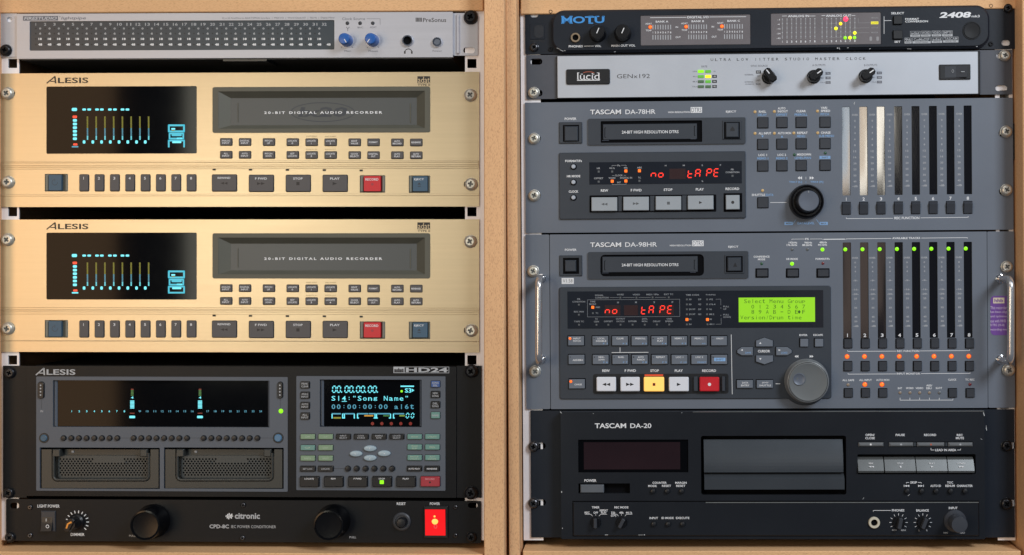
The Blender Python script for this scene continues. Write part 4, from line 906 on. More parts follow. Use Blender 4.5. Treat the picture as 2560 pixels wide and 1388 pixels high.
a = d.q(690, 988); b = d.q(1945, 1148); mb = MB(); mb.prism(rrect(a[0], b[1], b[0], a[1], 2*S), 5.1, 5.6, void); d.part('key_recess', mb)
for (x0, y0, x1, y1), k in (((710, 1009, 965, 1142), 'rw'), ((1024, 1004, 1278, 1136), 'ff'), ((1344, 999, 1597, 1132), 'st'), ((1661, 992, 1916, 1127), 'pl')):
    cx, cy = (x0+x1)/2, (y0+y1)/2; d.btn(x0, y0, x1, y1, lightkey, 8, 1, None, 0, 5.6, 'transport_key', bev=1.2, extra=transport_syms(d, k, cx, cy, 62, 28, keyink if k == 'pl' else greyd))
for x0, x1, y in ((975, 1014, 1070), (1290, 1334, 1065), (1607, 1652, 1060)): d.box('key_divider', x0, y-72, x1, y+74, 5.6, 7, dgrey)
d.box('key_recess', 2018, 966, 2202, 1149, 5.1, 5.7, void, 3); d.btn(2038, 987, 2174, 1127, lightkey, 8, 1, None, 0, 5.7, 'record_key', bev=1.2, extra=transport_syms(d, 'rc', 2106, 1058, 0, 31, keyink))
d.view(1860, 240, 3.657)
bt = P_('bright print', (232, 235, 240))
cols = (172, 347, 523, 741)
for r, (ya, yb) in enumerate(((246, 240), (443, 436), (641, 634))):
    for c, x in enumerate(cols):
        y = ya+(yb-ya)*c/3; d.btn(x-48, y-46, x+48, y+46, smallkey, 4, 1, None, 1.2, 0)
for t, x, y, w, m_ in (('RHSL', 169, 144, 67, bt), ('DELAY', 168, 173, 82, ltblue), ('AUTO', 344, 114, 70, bt), ('IN/OUT', 355, 141, 92, bt), ('OFFSET', 345, 172, 102, ltblue), ('CLEAR', 522, 139, 86, bt), ('PREROLL', 521, 171, 118, ltblue),
    ('VARI', 731, 109, 57, bt), ('SPEED', 745, 137, 86, bt), ('PITCH', 738, 168, 76, ltblue), ('ALL INPUT', 191, 342, 115, bt), ('AUTO MON', 370, 340, 121, bt), ('REPEAT', 534, 338, 96, bt), ('MENU', 521, 369, 74, ltblue), ('CHASE', 747, 336, 88, bt), ('SUB MENU', 754, 366, 138, ltblue),
    ('LOC 1', 171, 540, 77, bt), ('MEMO 1', 171, 571, 101, ltblue), ('LOC 2', 346, 539, 77, bt), ('MEMO 2', 346, 570, 104, ltblue), ('MIXDOWN', 549, 536, 127, bt), ('LEVEL/PAN', 538, 567, 148, ltblue), ('SHUTTLE', 132, 905, 122, bt), ('/DATA', 233, 905, 72, ltblue), ('DATA/LEVEL', 567, 1164, 155, ltblue), ('TRK7 [L]', 471, 789, 118, ltblue), ('TRK8 [R]', 665, 788, 118, ltblue)):
    d.T(t, x, y, w, 21, m_, .3, .02)
d.Rk(690, 549, 790, 575, ltblue); d.T('SHIFT', 741, 562, 60, 15, grey, .45); d.L(566, 740, 566, 763, 3); d.L(566, 780, 566, 795, 3, ltblue)
d.tri([(158, 362), (180, 362), (169, 381)][::-1], ltblue); d.tri([(336, 380), (358, 380), (347, 361)], ltblue)
k = d.ink(white); arrows(k, d.q, 510, 750, 40, 30, 2, -1, white, .3); arrows(k, d.q, 620, 750, 40, 30, 2, 1, white, .3)
for x, y in ((101, 146), (278, 143), (672, 139), (101, 343), (278, 342), (456, 340), (674, 338), (170, 865)): d.led(x, y, 14, amb, 0, 2)
for x, y in ((461, 537), (743, 522)): d.led(x, y, 14, grnd, 0, 2)
d.btn(125, 930, 221, 1022, smallkey, 4, 1, None, 1.2, 0); d.L(240, 975, 390, 974, 4)
for x0, x1, t in ((370, 446, 'MIN'), (692, 766, 'MAX')): d.Rk(x0, 1152, x1, 1180, ltblue); d.T(t, (x0+x1)/2, 1166, 50, 16, grey, .45)
d.L(446, 1172, 474, 1132, 4, ltblue); d.L(692, 1172, 662, 1130, 4, ltblue)
jr = d.knob(568, 968, [(160, 0), (159, 10), (152, 18), (142, 20), (132, 16)], knobblk, 'jog_wheel', 56)
mb = MB(); u, v = d.q(568, 968); mb.lathe(u, v, [(33, 14), (30, 22), (27, 44), (25.5, 49)], knobblk, 48, False); mb.lathe(u, v, [(25.5, 49), (24, 50.5), (12, 49.6), (2, 49)], capgrey, 48); mb.line((u, v+20*S), (u, v+25*S), 1.2, 51, palegrey); d.part('jog_knob', mb, jr)
sc_ = (('OVER', 174), ('0', 229), ('2', 285), ('4', 340), ('6', 396), ('8', 451), ('12', 507), ('16', 562), ('20', 618), ('25', 672), ('30', 728), ('40', 783), ('-\u221edB', 826))
for c in range(7):
    x = 1014+158.8*c; dy = -1.7*c
    for t, y in sc_: d.T(t if ord(t[1:2] or ' ') < 999 else '-dB', x, y+dy, {1: 13, 2: 27, 3: 46, 4: 56}[len(t)] if t[0] != '-' else 50, 17, palegrey, .3, .02)
for c in range(8):
    x = 935+158.8*c; dy = -1.2*c; d.T(str(c+1), x, 944+dy, 12 if c == 0 else 21, 30, bt, .3, .02)
    mb = MB(); o = d.R(x-38, 974+dy, x+38, 1080+dy, 1); a = d.q(x-38, 974+dy); b = d.q(x+38, 1080+dy)
    mb.add([(a[0], -1*S, a[1]), (b[0], -1*S, a[1]), (a[0], -7*S, a[1]-6*S), (b[0], -7*S, a[1]-6*S), (a[0], -3.5*S, b[1]), (b[0], -3.5*S, b[1]), (a[0], 0, b[1]), (b[0], 0, b[1]), (a[0], 0, a[1]), (b[0], 0, a[1])], [(2, 3, 1, 0), (4, 5, 3, 2), (6, 7, 5, 4), (8, 6, 4, 2), (3, 5, 7, 9)], smallkey)
    d.part('rec_button', mb); d.Rk(x-42, 969+dy, x+42, 1086+dy, void, .12)
d.T('REC FUNCTION', 1489, 1116, 228, 23, bt, .3, .02); d.L(935, 1122, 1362, 1119, 4); d.L(1615, 1115, 2050, 1110, 4); d.L(935, 1112, 935, 1122, 4); d.L(2050, 1100, 2050, 1110, 4)
d.screw(2394, 327, 54, zinc, 60, w=1.5); d.screw(2396, 860, 55, zinc, 30, w=1.5)
for x0, y0, x1, y1 in ((2325, 860, 2325, 861),): pass
d.L(1012, 55, 1008, 80, 5, chipm); d.L(1000, 68, 1012, 70, 3, chipm); d.L(2430, 820, 2458, 812, 8, rail, -8.5) if False else None
d.flush()
# ================================================================ lower grey deck with handles
d = Dev(FR, 'tape_deck', 'slate grey tape deck with chrome handles and a green menu screen', 'tape deck', 1925, 1020)
d.view(0, 0, 1)
a = d.q(1313, 587); b = d.q(2538, 1019.5); sL = d.q(1374.5, 700)[0]; sR = d.q(2468, 700)[0]
d.view(1820, 570, 3.459)
mw = []
for k in range(8):
    x = 1028+149.3*k; y0 = 126-.8*k; mw.append(d.R(x-37, y0, x+40, y0+829, 6))
gap = .8*S
d.view(1300, 570, 4.655); nl = [d.R(140, 470, 205, 535, 20)]
mb = MB(); mb.plate(rrect(a[0], b[1], sL-gap, a[1], 3*S), [], -5, 0, grey); d.part('rack_ear', mb)
mb = MB(); mb.plate(rrect(sR+gap, b[1], b[0], a[1], 3*S), [], -5, 0, grey); d.part('rack_ear', mb)
d.plate('faceplate', rrect(sL+gap, b[1], sR-gap, a[1], 1.5*S), mw, -8, 1.5, grey, dgrey2)
d.box('seam_backing', 330, 90, 380, 2000, -9, -8.1, void)
d.view(0, 0, 1); d.chassis(1380, 592, 2460, 1014, chasblk)
F1 = 1.8
for k, m_ in enumerate(mw):
    mb = MB(); us = [p[0] for p in m_]; vs = [p[1] for p in m_]; u0, u1, v0, v1 = min(us)-S, max(us)+S, min(vs)-S, max(vs)+S; N = 10; W = 0
    L = [[(u0+(u1-u0)*i/N, -(-2.5+W*math.sin(math.pi*i/N)*.8)*S, v) for i in range(N+1)] for v in (v0, v1)]
    mb.add(L[0]+L[1], [(i, i+1, N+2+i, N+1+i) for i in range(N)], meterglass); mb.smooth = True; d.part('meter_window', mb)
d.view(1300, 570, 4.655)
d.T('POWER', 590, 255, 135, 27, z=F1, off=.02); tascam(d, 817, 1178, 168, 223, F1); d.T('DA-98HR', 1409, 193, 370, 54, z=F1, off=.008, res=4)
d.T('HIGH RESOLUTION', 1868, 204, 248, 19, z=F1, off=.02); d.Rk(2003, 147, 2137, 212, white, F1); d.T('DTRS', 2070, 180, 116, 50, grey, F1+.2, 0); d.T('EJECT', 2483, 222, 118, 28, z=F1, off=.02)
d.box('power_bezel', 458, 320, 725, 560, 1.5, 5, dgrey, 6, 1.5); d.Rk(500, 348, 688, 535, void, 5.2); d.btn(524, 376, 656, 508, dgrey, 5, 1, None, 0, 5.1, 'power_button', bev=2)
d.box('version_sticker', 485, 583, 627, 652, 1.5, 1.9, paper); d.T('V1.58', 555, 616, 112, 40, ink_dk, 2.1, -.012)
a = d.q(790, 281); cav = d.R(935, 313, 2140, 557, 50)
d.view(1820, 570, 3.459); b = d.q(175, 435)
d.view(1300, 570, 4.655)
pan = rrect(a[0], b[1], b[0], a[1], 4*S); mb = MB(); mb.plate(pan, [cav], 1.7, 5, dgrey); d.part('cassette_panel', mb)
mb = MB(); mb.prism(cav, -3, 1.8, void); d.part('slot_cavity', mb); mb = MB(); mb.prism(d.R(958, 336, 2068, 512, 5), 1.9, 3.8, dgrey, 1.0); d.part('cassette_door', mb)
d.T('24-BIT HIGH RESOLUTION DTRS', 1514, 430, 660, 34, z=4.0, off=.014)
def marks(x, y, h, sgn):
    d.L(x, y-h/2, x, y+h/2, 7, void, 3.9); d.L(x, y-h/2, x+sgn*12, y-h/2, 7, void, 3.9); d.L(x, y+h/2, x+sgn*12, y+h/2, 7, void, 3.9)
marks(984, 437, 106, 1); marks(2028, 427, 106, 1)
d.box('glint_strip', 955, 522, 1032, 527, 2, 4, chrome); d.box('glint_strip', 1980, 514, 2045, 519, 2, 4, chrome)  # glints under the door, put in as chrome strips
d.view(0, 0, 1)
d.box('eject_bezel', 1811, 637, 1860, 684, 5.1, 7, dgrey, 2, 1); d.Rk(1814.5, 640.5, 1857, 681, void, 7.2); d.btn(1818, 644, 1852.5, 678, dgrey, 5, 1, None, 0, 7.1, 'eject_button', bev=2, extra=lambda mb, z: mb.flat([d.q(1832, 667), d.q(1842, 667), d.q(1837, 656)], z, shade))
a = d.q(1397.7, 718); b = d.q(2078, 996)
mb = MB(); mb.prism(rrect(a[0], b[1], b[0], a[1], 6*S), 1.7, 5.5, dgrey, 1.5); d.part('control_panel', mb)
da = d.q(1418.8, 728.8); db = d.q(2057.6, 818.5); mb = MB(); mb.prism(rrect(da[0], db[1], db[0], da[1]), 5.6, 6.3, MC['dark display pane'], .3); d.part('display_window', mb)
d.view(1300, 570, 4.655); Zd = 6.6; Zp = 5.8
sg = P_('silk grey', (150, 156, 164))
for t, x, y, w in (('SIGNAL', 922, 784, 98), ('CONDITION', 952, 812, 156), ('WORD', 1168, 776, 82), ('VIDEO', 1353, 776, 84), ('MIDI / 9Pin', 1543, 775, 143), ('EXT TC', 1730, 773, 106), ('TIME', 846, 858, 62), ('MODE', 846, 887, 78), ('ABS', 905, 923, 54), ('TC', 895, 992, 30),
    ('PB', 683, 829, 34), ('CONDITION', 684, 859, 148), ('REC INH', 685, 975, 113), ('TAPE TC', 687, 1089, 115), ('TC', 889, 1060, 30), ('GEN', 889, 1090, 56), ('OFFSET', 1028, 1088, 104), ('OUTPUT', 1169, 1058, 106), ('PATCH', 1169, 1088, 88), ('DITHER', 1310, 1087, 96), ('SHTL', 1452, 1058, 66), ('MON.', 1452, 1087, 66), ('DELAY', 1592, 1087, 86), ('VARI', 1735, 1058, 60), ('SPEED', 1735, 1087, 92), ('TIME CODE', 2006, 780, 155), ('Fs(kHz)', 2220, 779, 110), ('PULL', 2400, 915, 68), ('UP', 2384, 945, 34), ('PULL', 2400, 1010, 68), ('DOWN', 2410, 1038, 84)): d.T(t, x, y, w, 18, sg, Zd, .01)
for t, x, y in (('H', 1140, 868), ('M', 1349, 866), ('S', 1562, 865), ('F', 1775, 864)): d.T(t, x, y, 19, 20, sg, Zd, .02)
for x, y in ((1168, 811), (1355, 811), (1543, 809), (1731, 808), (848, 992), (685, 893), (685, 1010), (687, 1127), (890, 1127), (1028, 1127), (1170, 1126), (1310, 1126), (1452, 1126), (1593, 1125), (1737, 1124), (1942, 832), (1942, 890), (1942, 947), (1942, 1006), (1942, 1123), (2177, 832), (2177, 889), (2177, 946), (2177, 1005), (2182, 1122)): d.sq(x, y, 10, greyd, Zd)
for x, y in ((2337, 932), (2337, 1018)): d.sq(x, y, 6, greyd, Zd)
for a, b in (((1045, 811), (1150, 811)), ((1193, 810), (1333, 810)), ((1380, 810), (1520, 809)), ((1570, 809), (1700, 808)), ((785, 837), (1858, 830)), ((1858, 830), (1860, 1031)), ((1860, 1031), (785, 1036)), ((785, 1036), (785, 837)), ((2278, 830), (2337, 829)), ((2337, 829), (2337, 900)), ((2340, 1050), (2342, 1120)), ((2342, 1120), (2278, 1121))): d.L(*a, *b, 2.6, sg, Zd)
for i, (l, r_) in enumerate((('30', 'DF'), ('30', 'ND'), ('29.97', 'DF'), ('29.97', 'ND'), ('25', ''), ('24', ''))):
    y = 832+57.8*i; d.T(l, 1965+len(l)*7.5, y, 15*len(l), 18, sg, Zd, .01)
    if r_: d.T(r_, 2092, y, 34, 18, sg, Zd, .01)
for i, l in enumerate(('192', '176.4', '96', '88.2', '48', '44.1')): y = 832+57.6*i; d.T(l, 2203+len(l)*7, y, 14*len(l), 18, sg, Zd, .01)
for x, y in ((848, 923), (1942, 1065), (2180, 1065)): d.box('indicator_light', x-16, y-16, x+16, y+16, 6.3, 7.6, ledor, 5, .4)
for x0, x1 in ((985, 1168), (1210, 1372), (1610, 1790)): d.Rk(x0, 900, x1, 1018, segdim if x0 > 1500 else segdim, Zd-.1)
mb = MB()
for ch, x, y in (('n', 1020, 952), ('o', 1105, 950), ('t', 1440, 955), ('A', 1527, 952), ('P', 1655, 950), ('E', 1742, 950)): seg7(mb, d.q, ch, x, y, 48, 88, 10, segred, Zd+.1)
d.part('display_readout', mb)
d.view(1820, 570, 3.459)
d.box('menu_screen', 90, 603, 750, 811, 6.3, 7, lcd, 0, .3)
mb = MB(); lines = ((1, 'Select Menu Group', 633), (3, '0 1 2 3 4 5 6 7', 680), (3, '8 9 A B - D E F', 725), (0, 'Version/Drum time', 773))
for c, t, y in lines: mono(d, mb, t, 118+31.4*c, 31.4, y, 23, 33, lcdink, 7.3, off=-.01)
mb.flat([d.q(612, 742), d.q(626, 725), d.q(612, 708), d.q(600, 725)][::1], 7.3, lcdink); d.part('menu_text', mb)
# key matrix
d.view(1300, 800, 4.655)
rows = [((557, 838, 1067, 1293, 1523, 1753, 1984, 2216), 181, ['INPUT|PATCH||r', 'LOCAL|DISABLE|F 1|k', 'CLEAR||F 2|', 'PREROLL||F 3|k', 'AUTO|PLAY|F 4|k', 'MEMO 1||F 5|', 'MEMO 2||+/-|', '10KEY|||k']),
        ((562, 842, 1070, 1297, 1527, 1757, 1987, 2219), 398, ['|AES/EBU||k', 'MIX-|DOWN|F 6|k', 'RHSL||F 7|k', 'AUTO|PUNCH|F 8|k', 'REPEAT||F 9|k', 'LOC 1||F 10|', 'LOC 2||PRESET|', '|#SHIFT||k']),
        ((567,), 681, ['|CHASE||r'])]
for xs, y, ls in rows:
    for x, l in zip(xs, ls):
        a, b, c, e = l.split('|'); tt = []; X = x+98+ (10 if e else 0)
        if a: tt.append((a, X, y+32, min(130, 17*len(a)), 20))
        if b and b[0] != '#': tt.append((b, X+(4 if not a else 0), y+(61 if a else 66), min(128, 17*len(b)), 20))
        if c: tt.append((c, x+190-len(c)*9-8, y+91, 17*len(c), 18, ltblue))
        ex = None
        if b[:1] == '#': ex = lambda mb, z, x=x, y=y: (mb.flat(d.R(x+38, y+40, x+168, y+78), z, em('pale blue legend', (120, 176, 226), .15, (128, 168, 214))), mb.text('SHIFT', *d.q(x+55, y+70), *d.q(x+150, y+48), z+.2, midkey))
        d.btn(x+5, y+6, x+190, y+113, midkey, 5, 1, tt, 1.8, 5.5, extra=ex)
        if e == 'k': d.led(x+26, y+31, 8, bkpl, 10.2, .6)
        if e == 'r': d.led(x+27, y+31, 15, ledor, 10.2, 1.5, ring=orglow)
d.L(1164, 320, 1164, 376, 6, z=Zp); d.L(1067, 380, 1495, 377, 6, z=Zp); d.L(2458, 170, 2470, 865, 6, z=Zp)
for t, x, w in (('REW', 1001, 87), ('F FWD', 1284, 130), ('STOP', 1567, 101), ('PLAY', 1848, 94), ('RECORD', 2201, 162)): d.T(t, x, 591, w, 30, z=Zp, off=.022)
mb = MB(); mb.prism(d.R(850, 628, 2425, 855, 28), 5.55, 5.9, bkpl); d.part('key_recess', mb)
for x0, x1, m_, k, sm in ((893, 1119, whitekey, 'rw', shade), (1169, 1394, whitekey, 'ff', shade), (1441, 1677, stopk, 'st', P_('burnt print', (110, 40, 10))), (1731, 1962, whitekey, 'pl', shade), (2087, 2315, redkey, 'rc', white)):
    d.btn(x0, 660, x1, 824, m_, 12, 3, None, 0, 5.9, 'transport_key' if k != 'rc' else 'record_key', bev=1.8, extra=transport_syms(d, k, (x0+x1)/2, 743, 92, 38 if k not in ('st',) else 32, sm))
for a, b in ((2020, 2068), (2346, 2384)): d.box('key_guard', a, 655, b, 825, 5.9, 12, dgrey, 0, 1)
d.box('stop_spill_strip', 1450, 632, 1665, 650, 5.9, 6.5, orglow)  # glowing strip imitates light spilled by the lit stop key
# cursor cluster and wheel
d.view(1820, 820, 3.459)
for pts, tt in (([(238, 160), (385, 160), (385, 108), (312, 82), (238, 108)], 'u'), ([(238, 236), (238, 288), (312, 314), (387, 288), (387, 236)], 'd'), ([(77, 190), (77, 214), (115, 236), (213, 236), (213, 164), (115, 164)], 'l'), ([(548, 190), (510, 164), (412, 164), (412, 236), (510, 236), (548, 214)], 'r')):
    P2 = [d.q(*p) for p in pts]; ar = sum(P2[i][0]*P2[(i+1) % len(P2)][1]-P2[(i+1) % len(P2)][0]*P2[i][1] for i in range(len(P2)))
    if ar < 0: P2.reverse()
    cu = sum(p[0] for p in P2)/len(P2); cv = sum(p[1] for p in P2)/len(P2)
    mb = MB(); mb.prism([(cu+(p[0]-cu)*1.07, cv+(p[1]-cv)*1.09) for p in P2], 5.55, 5.9, void); mb.prism(P2, 5.9, 11, midkey, 1.2)
    x, y = {'u': (276, 128), 'd': (276, 266), 'l': (116, 189), 'r': (442, 189)}[tt]
    tr_ = {'u': [(x-10, y+8), (x+10, y+8), (x, y-9)], 'd': [(x-10, y-8), (x, y+9), (x+10, y-8)], 'l': [(x-10, y), (x+9, y+8), (x+9, y-8)], 'r': [(x-9, y+8), (x+10, y), (x-9, y-8)]}[tt]
    mb.flat([d.q(*p) for p in tr_], 11.2, white)
    if tt in 'lr': mb.text({'l': 'SAVE', 'r': 'LOAD'}[tt], *d.q({'l': 145, 'r': 456}[tt], 220), *d.q({'l': 196, 'r': 510}[tt], 204), 11.2, ltblue)
    d.part('cursor_key', mb)
d.T('CURSOR', 311, 201, 105, 23, z=Zp, off=.025); d.T('ENTER', 652, 62, 70, 16, z=Zp, off=.02); d.T('ESCAPE', 779, 61, 82, 16, z=Zp, off=.02)
d.btn(620, 92, 690, 160, midkey, 5, 1, None, 1.5, 5.5); d.btn(747, 92, 819, 160, midkey, 5, 1, None, 1.5, 5.5)
k = d.ink(white); arrows(k, d.q, 590, 245, 32, 24, 2, -1, white, Zp); arrows(k, d.q, 720, 245, 32, 24, 2, 1, white, Zp)
d.btn(74, 449, 213, 516, midkey, 5, 1, [('DATA', 146, 471, 52, 15), ('ENTRY', 146, 494, 72, 15)], 1.5, 5.5); d.btn(245, 449, 386, 516, midkey, 5, 1, [('JOG/', 318, 471, 56, 15), ('SHUTTLE', 318, 494, 100, 15)], 1.5, 5.5)
d.L(412, 483, 452, 483, 5, z=Zp)
mb = MB(); u, v = d.q(664, 462); mb.lathe(u, v, [(60, 1.6), (60, 4), (58, 5.4)], dgrey, 64); d.part('wheel_surround', mb)
mb = MB(); u, v = d.q(676, 456); N = 72
mb.lathe(u, v, [(55.5, 5.6), (55.5, 10), (54, 12), (52.5, 34), (50.5, 37), (49.2, 37.5), (48.6, 35.5)], knobrim, N, False); mb.lathe(u, v, [(48.2, 34), (47.8, 37.4), (46, 38.2), (42, 37.2), (30, 35.6), (15, 34.8), (2, 34.6)], knobgry, N)
u2, v2 = d.q(600, 432); mb.lathe(u2, v2, [(15.5, 34), (15.2, 37.4), (14.2, 37.6), (11, 36.3), (6, 35.5), (1, 35.3)], capgrey, 32); d.part('jog_wheel', mb)
# tracks
d.view(1820, 570, 3.459)
F2 = F1
for t, x, y, w in (('FS', 683, 96, 30), ('AVAILABLE TRACKS', 1541, 88, 242), ('192kHz', 562, 127, 74), ('176.4kHz', 553, 148, 92), ('96kHz', 694, 127, 66), ('88.2kHz', 685, 148, 86), ('48kHz', 823, 125, 66), ('44.1kHz', 817, 146, 80), ('CONFIDENCE', 290, 249, 138), ('MODE', 290, 272, 62), ('HR MODE', 554, 269, 100), ('FORMAT/Fs', 818, 268, 122)): d.T(t, x, y, w, 17, white, F1, .025)
for a, b, t in (((552, 97), (663, 96), 3), ((708, 96), (815, 95), 3), ((552, 97), (552, 105), 3), ((815, 95), (815, 104), 3), ((825, 99), (1012, 97), 7), ((1020, 95), (1412, 91), 4), ((1672, 88), (2070, 84), 4), ((1020, 95), (1020, 103), 4), ((2070, 84), (2070, 92), 4)): d.L(*a, *b, t, white, F1)
for x, y, m_ in ((555, 186, greyd), (687, 186, greyd), (816, 187, ledgr), (291, 309, grnd), (553, 310, ledgr), (820, 306, redd)): d.led(x, y, 17 if m_ is ledgr else 13, m_, 1.5, 2)
for x in (295, 559, 822): d.btn(x-48, 360, x+46, 420, smallkey, 6, 1, None, 3.0, 1.4, well=3.2)if False else d.btn(x-48, 360, x+46, 420, smallkey, 6, 1, None, 3.0, 1.4)
for k in range(8):
    d.led(1014+148.8*k, 186-1.1*k, 17, ledgr, 0.2, 2.5); x = 1033+150.3*k
    d.T(str(k+1), x, 929-.5*k, 13 if k == 0 else 24, 30, white, 0.6, .025)
sc_ = (('OVER', 260), ('0', 300), ('2', 339), ('4', 377), ('.', 416), ('-9-', 456), ('.', 495), ('-16-', 534), ('-20-', 573), ('25', 612), ('.', 652), ('35', 691), ('.', 730), ('45', 770), ('50', 809), ('-dB', 849))
for c in range(7):
    x = 1099+149.6*c; dy = -.8*c
    for t, y in sc_: d.T(t, x+(y-260)*.012, y+dy, {'.': 4, 'OVER': 56, '-dB': 46}.get(t, {1: 13, 2: 26, 3: 44, 4: 54}[len(t)]), 4 if t == '.' else 15, palegrey, F1, .03)
d.view(1820, 820, 3.459)
for k in range(8):
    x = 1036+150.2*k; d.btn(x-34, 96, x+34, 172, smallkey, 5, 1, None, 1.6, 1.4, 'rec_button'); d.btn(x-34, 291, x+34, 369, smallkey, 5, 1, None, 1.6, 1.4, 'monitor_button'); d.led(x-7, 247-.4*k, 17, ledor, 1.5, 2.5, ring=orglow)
for t, x, y, w in (('REC FUNCTION', 1558, 200, 192), ('INPUT MONITOR', 1560, 396, 202), ('ALL SAFE', 1040, 452, 102), ('ALL INPUT', 1189, 451, 108), ('AUTO MON', 1338, 450, 112), ('INT', 1487, 522, 36), ('WORD', 1571, 521, 66), ('VIDEO', 1655, 521, 66), ('AES/', 1740, 498, 52), ('EBU', 1738, 522, 46), ('SLOT', 1824, 520, 56), ('CLOCK', 1940, 448, 72), ('TC REC', 2092, 447, 80)): d.T(t, x, y, w, 17, white if w > 70 or True else sg, F1, .02)
for a, b in (((1035, 203), (1455, 201)), ((1660, 199), (2090, 196)), ((1035, 194), (1035, 203)), ((2090, 187), (2090, 196)), ((1038, 400), (1452, 398)), ((1668, 395), (2094, 393)), ((1038, 390), (1038, 400)), ((2094, 384), (2094, 393)), ((1487, 625), (1945, 624))): d.L(*a, *b, 4, white, F1)
for x in (1488, 1573, 1657, 1742, 1827, 1945): d.L(x, 604 if x < 1900 else 612, x, 625, 4, white, F1)
for x, y, m_ in ((1038, 491, tand), (1182, 488, ledor), (1330, 488, ledor), (1487, 560, tand), (1573, 560, tand), (1657, 560, tand), (1741, 560, tand), (1827, 560, greyd), (2091, 487, redd)): d.led(x, y, 17 if m_ is ledor else 14, m_, 1.5, 2.2, ring=orglow if m_ is ledor else None)
for x in (1040, 1188, 1338, 1940, 2093): d.btn(x-35, 526, x+35, 597, smallkey, 5, 1, None, 1.6, 1.4)
# handles, sticker, screws
def handle(xp, y0, y1):
    mb = MB(); d.view(0, 0, 1); p0 = d.q(xp, y0); p1 = d.q(xp, y1); r = 8.6*S; Hh = 92*S; cr = 22*S
    path = [(p0[0], 0, p0[1])]+[(p0[0], Hh-cr+cr*math.sin(t), p0[1]-cr+cr*math.cos(t)) for t in [math.pi/2*k/6 for k in range(7)]]+[(p1[0], Hh-cr+cr*math.cos(t), p1[1]+cr-cr*math.sin(t)) for t in [math.pi/2*k/6 for k in range(7)]]+[(p1[0], 0, p1[1])]
    P3 = [Vector((x, -y, z)) for x, y, z in path]; rings = []
    for i, p in enumerate(P3):
        t = (P3[min(len(P3)-1, i+1)]-P3[max(0, i-1)]).normalized(); ax = Vector((1, 0, 0)); b = t.cross(ax).normalized()
        rings.append([tuple(p+ax*r*math.cos(2*math.pi*k/20)+b*r*math.sin(2*math.pi*k/20)) for k in range(20)])
    mb.loops(rings, handlem, False, False); mb.smooth = True
    for p in (p0, p1): mb.lathe(p[0], p[1], [(11.5, 0.1), (11.5, 3), (9, 4)], chrome, 28)
    d.part('handle', mb)
handle(1353.8, 697, 899); handle(2501, 697, 899)
d.view(1300, 570, 4.655); d.screw(155, 503, 69, zinc, 30, w=.5); d.view(1300, 800, 4.655); d.screw(176, 600, 69, zinc, 40, w=.5)
d.view(1820, 570, 3.459); d.screw(2408, 335, 50, zinc, 55, w=2); d.view(1820, 820, 3.459); d.screw(2424, 362, 55, zinc, 30, w=2)
d.view(0, 0, 1); d.box('purple_sticker', 2476, 740, 2531, 838, 0, .4, purple, 10)
d.Rk(2483, 744.5, 2511, 758.5, cream, .6); d.T('hhb', 2497, 751.5, 22, 9, purple, .75, .03)
for i, t in enumerate(('This recorder', 'has been aligned', 'and optimised for', 'use with HHB', 'DTRS (Hi-8)', 'recording media')): w = len(t)*3.2; d.T(t, 2476+w/2, 769.5+i*11, w, 7.5, P_('lilac print', (206, 190, 222)), .6, 0)
d.flush()
# ================================================================ tray deck
d = Dev(FR, 'cassette_deck', 'black tape deck with wide tray door and dark red display window', 'cassette deck', 1925, 1348)
d.view(1300, 1020, 3.772); a = d.q(98, 26); m1 = d.q(383, 38, 34); sl = [d.R(120, 328, 243, 390, 30), d.R(120, 862, 245, 922, 30)]
d.view(2100, 1020, 3.772); b = d.q(1650, 1222); m2 = d.q(1368, 1238, 34); nt = [d.R(1560, 326, 1649, 386, 4), d.R(1560, 868, 1649, 930, 4)]
d.plate('rack_ear', rrect(a[0], b[1], b[0], a[1], 1*S), sl+nt, -5, 0, navy, bkpl)
d.view(0, 0, 1); d.chassis(1400, 1036, 2464, 1342, chasblk)
d.W = 34; d.view(1730, 1020, 3.771); trayR = d.R(84, 264, 1456, 818, 20)
d.view(1300, 1020, 3.772); dw = d.R(548, 300, 1588, 608, 4); ps = d.R(551, 712, 1037, 806, 5)
d.view(2100, 1020, 3.772); tk = d.R(165, 438, 1280, 622, 8); tb = [d.R(168, 320, 414, 368, 4), d.R(458, 320, 1255, 368, 4)]
mb = MB(); mb.plate(rrect(m1[0], m2[1], m2[0], m1[1], 2*S), [trayR, dw, ps, tk]+tb, .2, 34, da20, bkpl); d.part('faceplate', mb)
mb = MB(); o = rrect(m1[0], m2[1], m2[0], m1[1], 0); mb.prism(rrect(m1[0]+S, m2[1]+S, m2[0]-S, m1[1]-S), .1, .3, void); d.part('face_backing', mb)
Z = 34.3
d.view(1300, 1020, 3.772)
for nm, r_, mm, w in (('display_window', d.R(546, 298, 1590, 610), glass, 30),): mb = MB(); mb.prism(r_, 26, w, mm); d.part(nm, mb)
mb = MB(); mb.prism(d.R(600, 326, 1512, 582), 30.05, 30.5, redglass, .2); d.part('red_filter', mb)
d.T('TASCAM', 853, 168, 295, 46, z=Z, off=.02, res=4); d.T('DA-20', 1139, 168, 198, 44, z=Z, off=.012, res=4); d.T('POWER', 664, 685, 113, 25, z=Z, off=.02)
d.box('slider_slot', 549, 710, 1039, 808, 16, 18, void); d.box('power_slider', 569, 724, 792, 802, 18, 35, mat('slider grey', (92, 98, 106), .4), 3, 2)
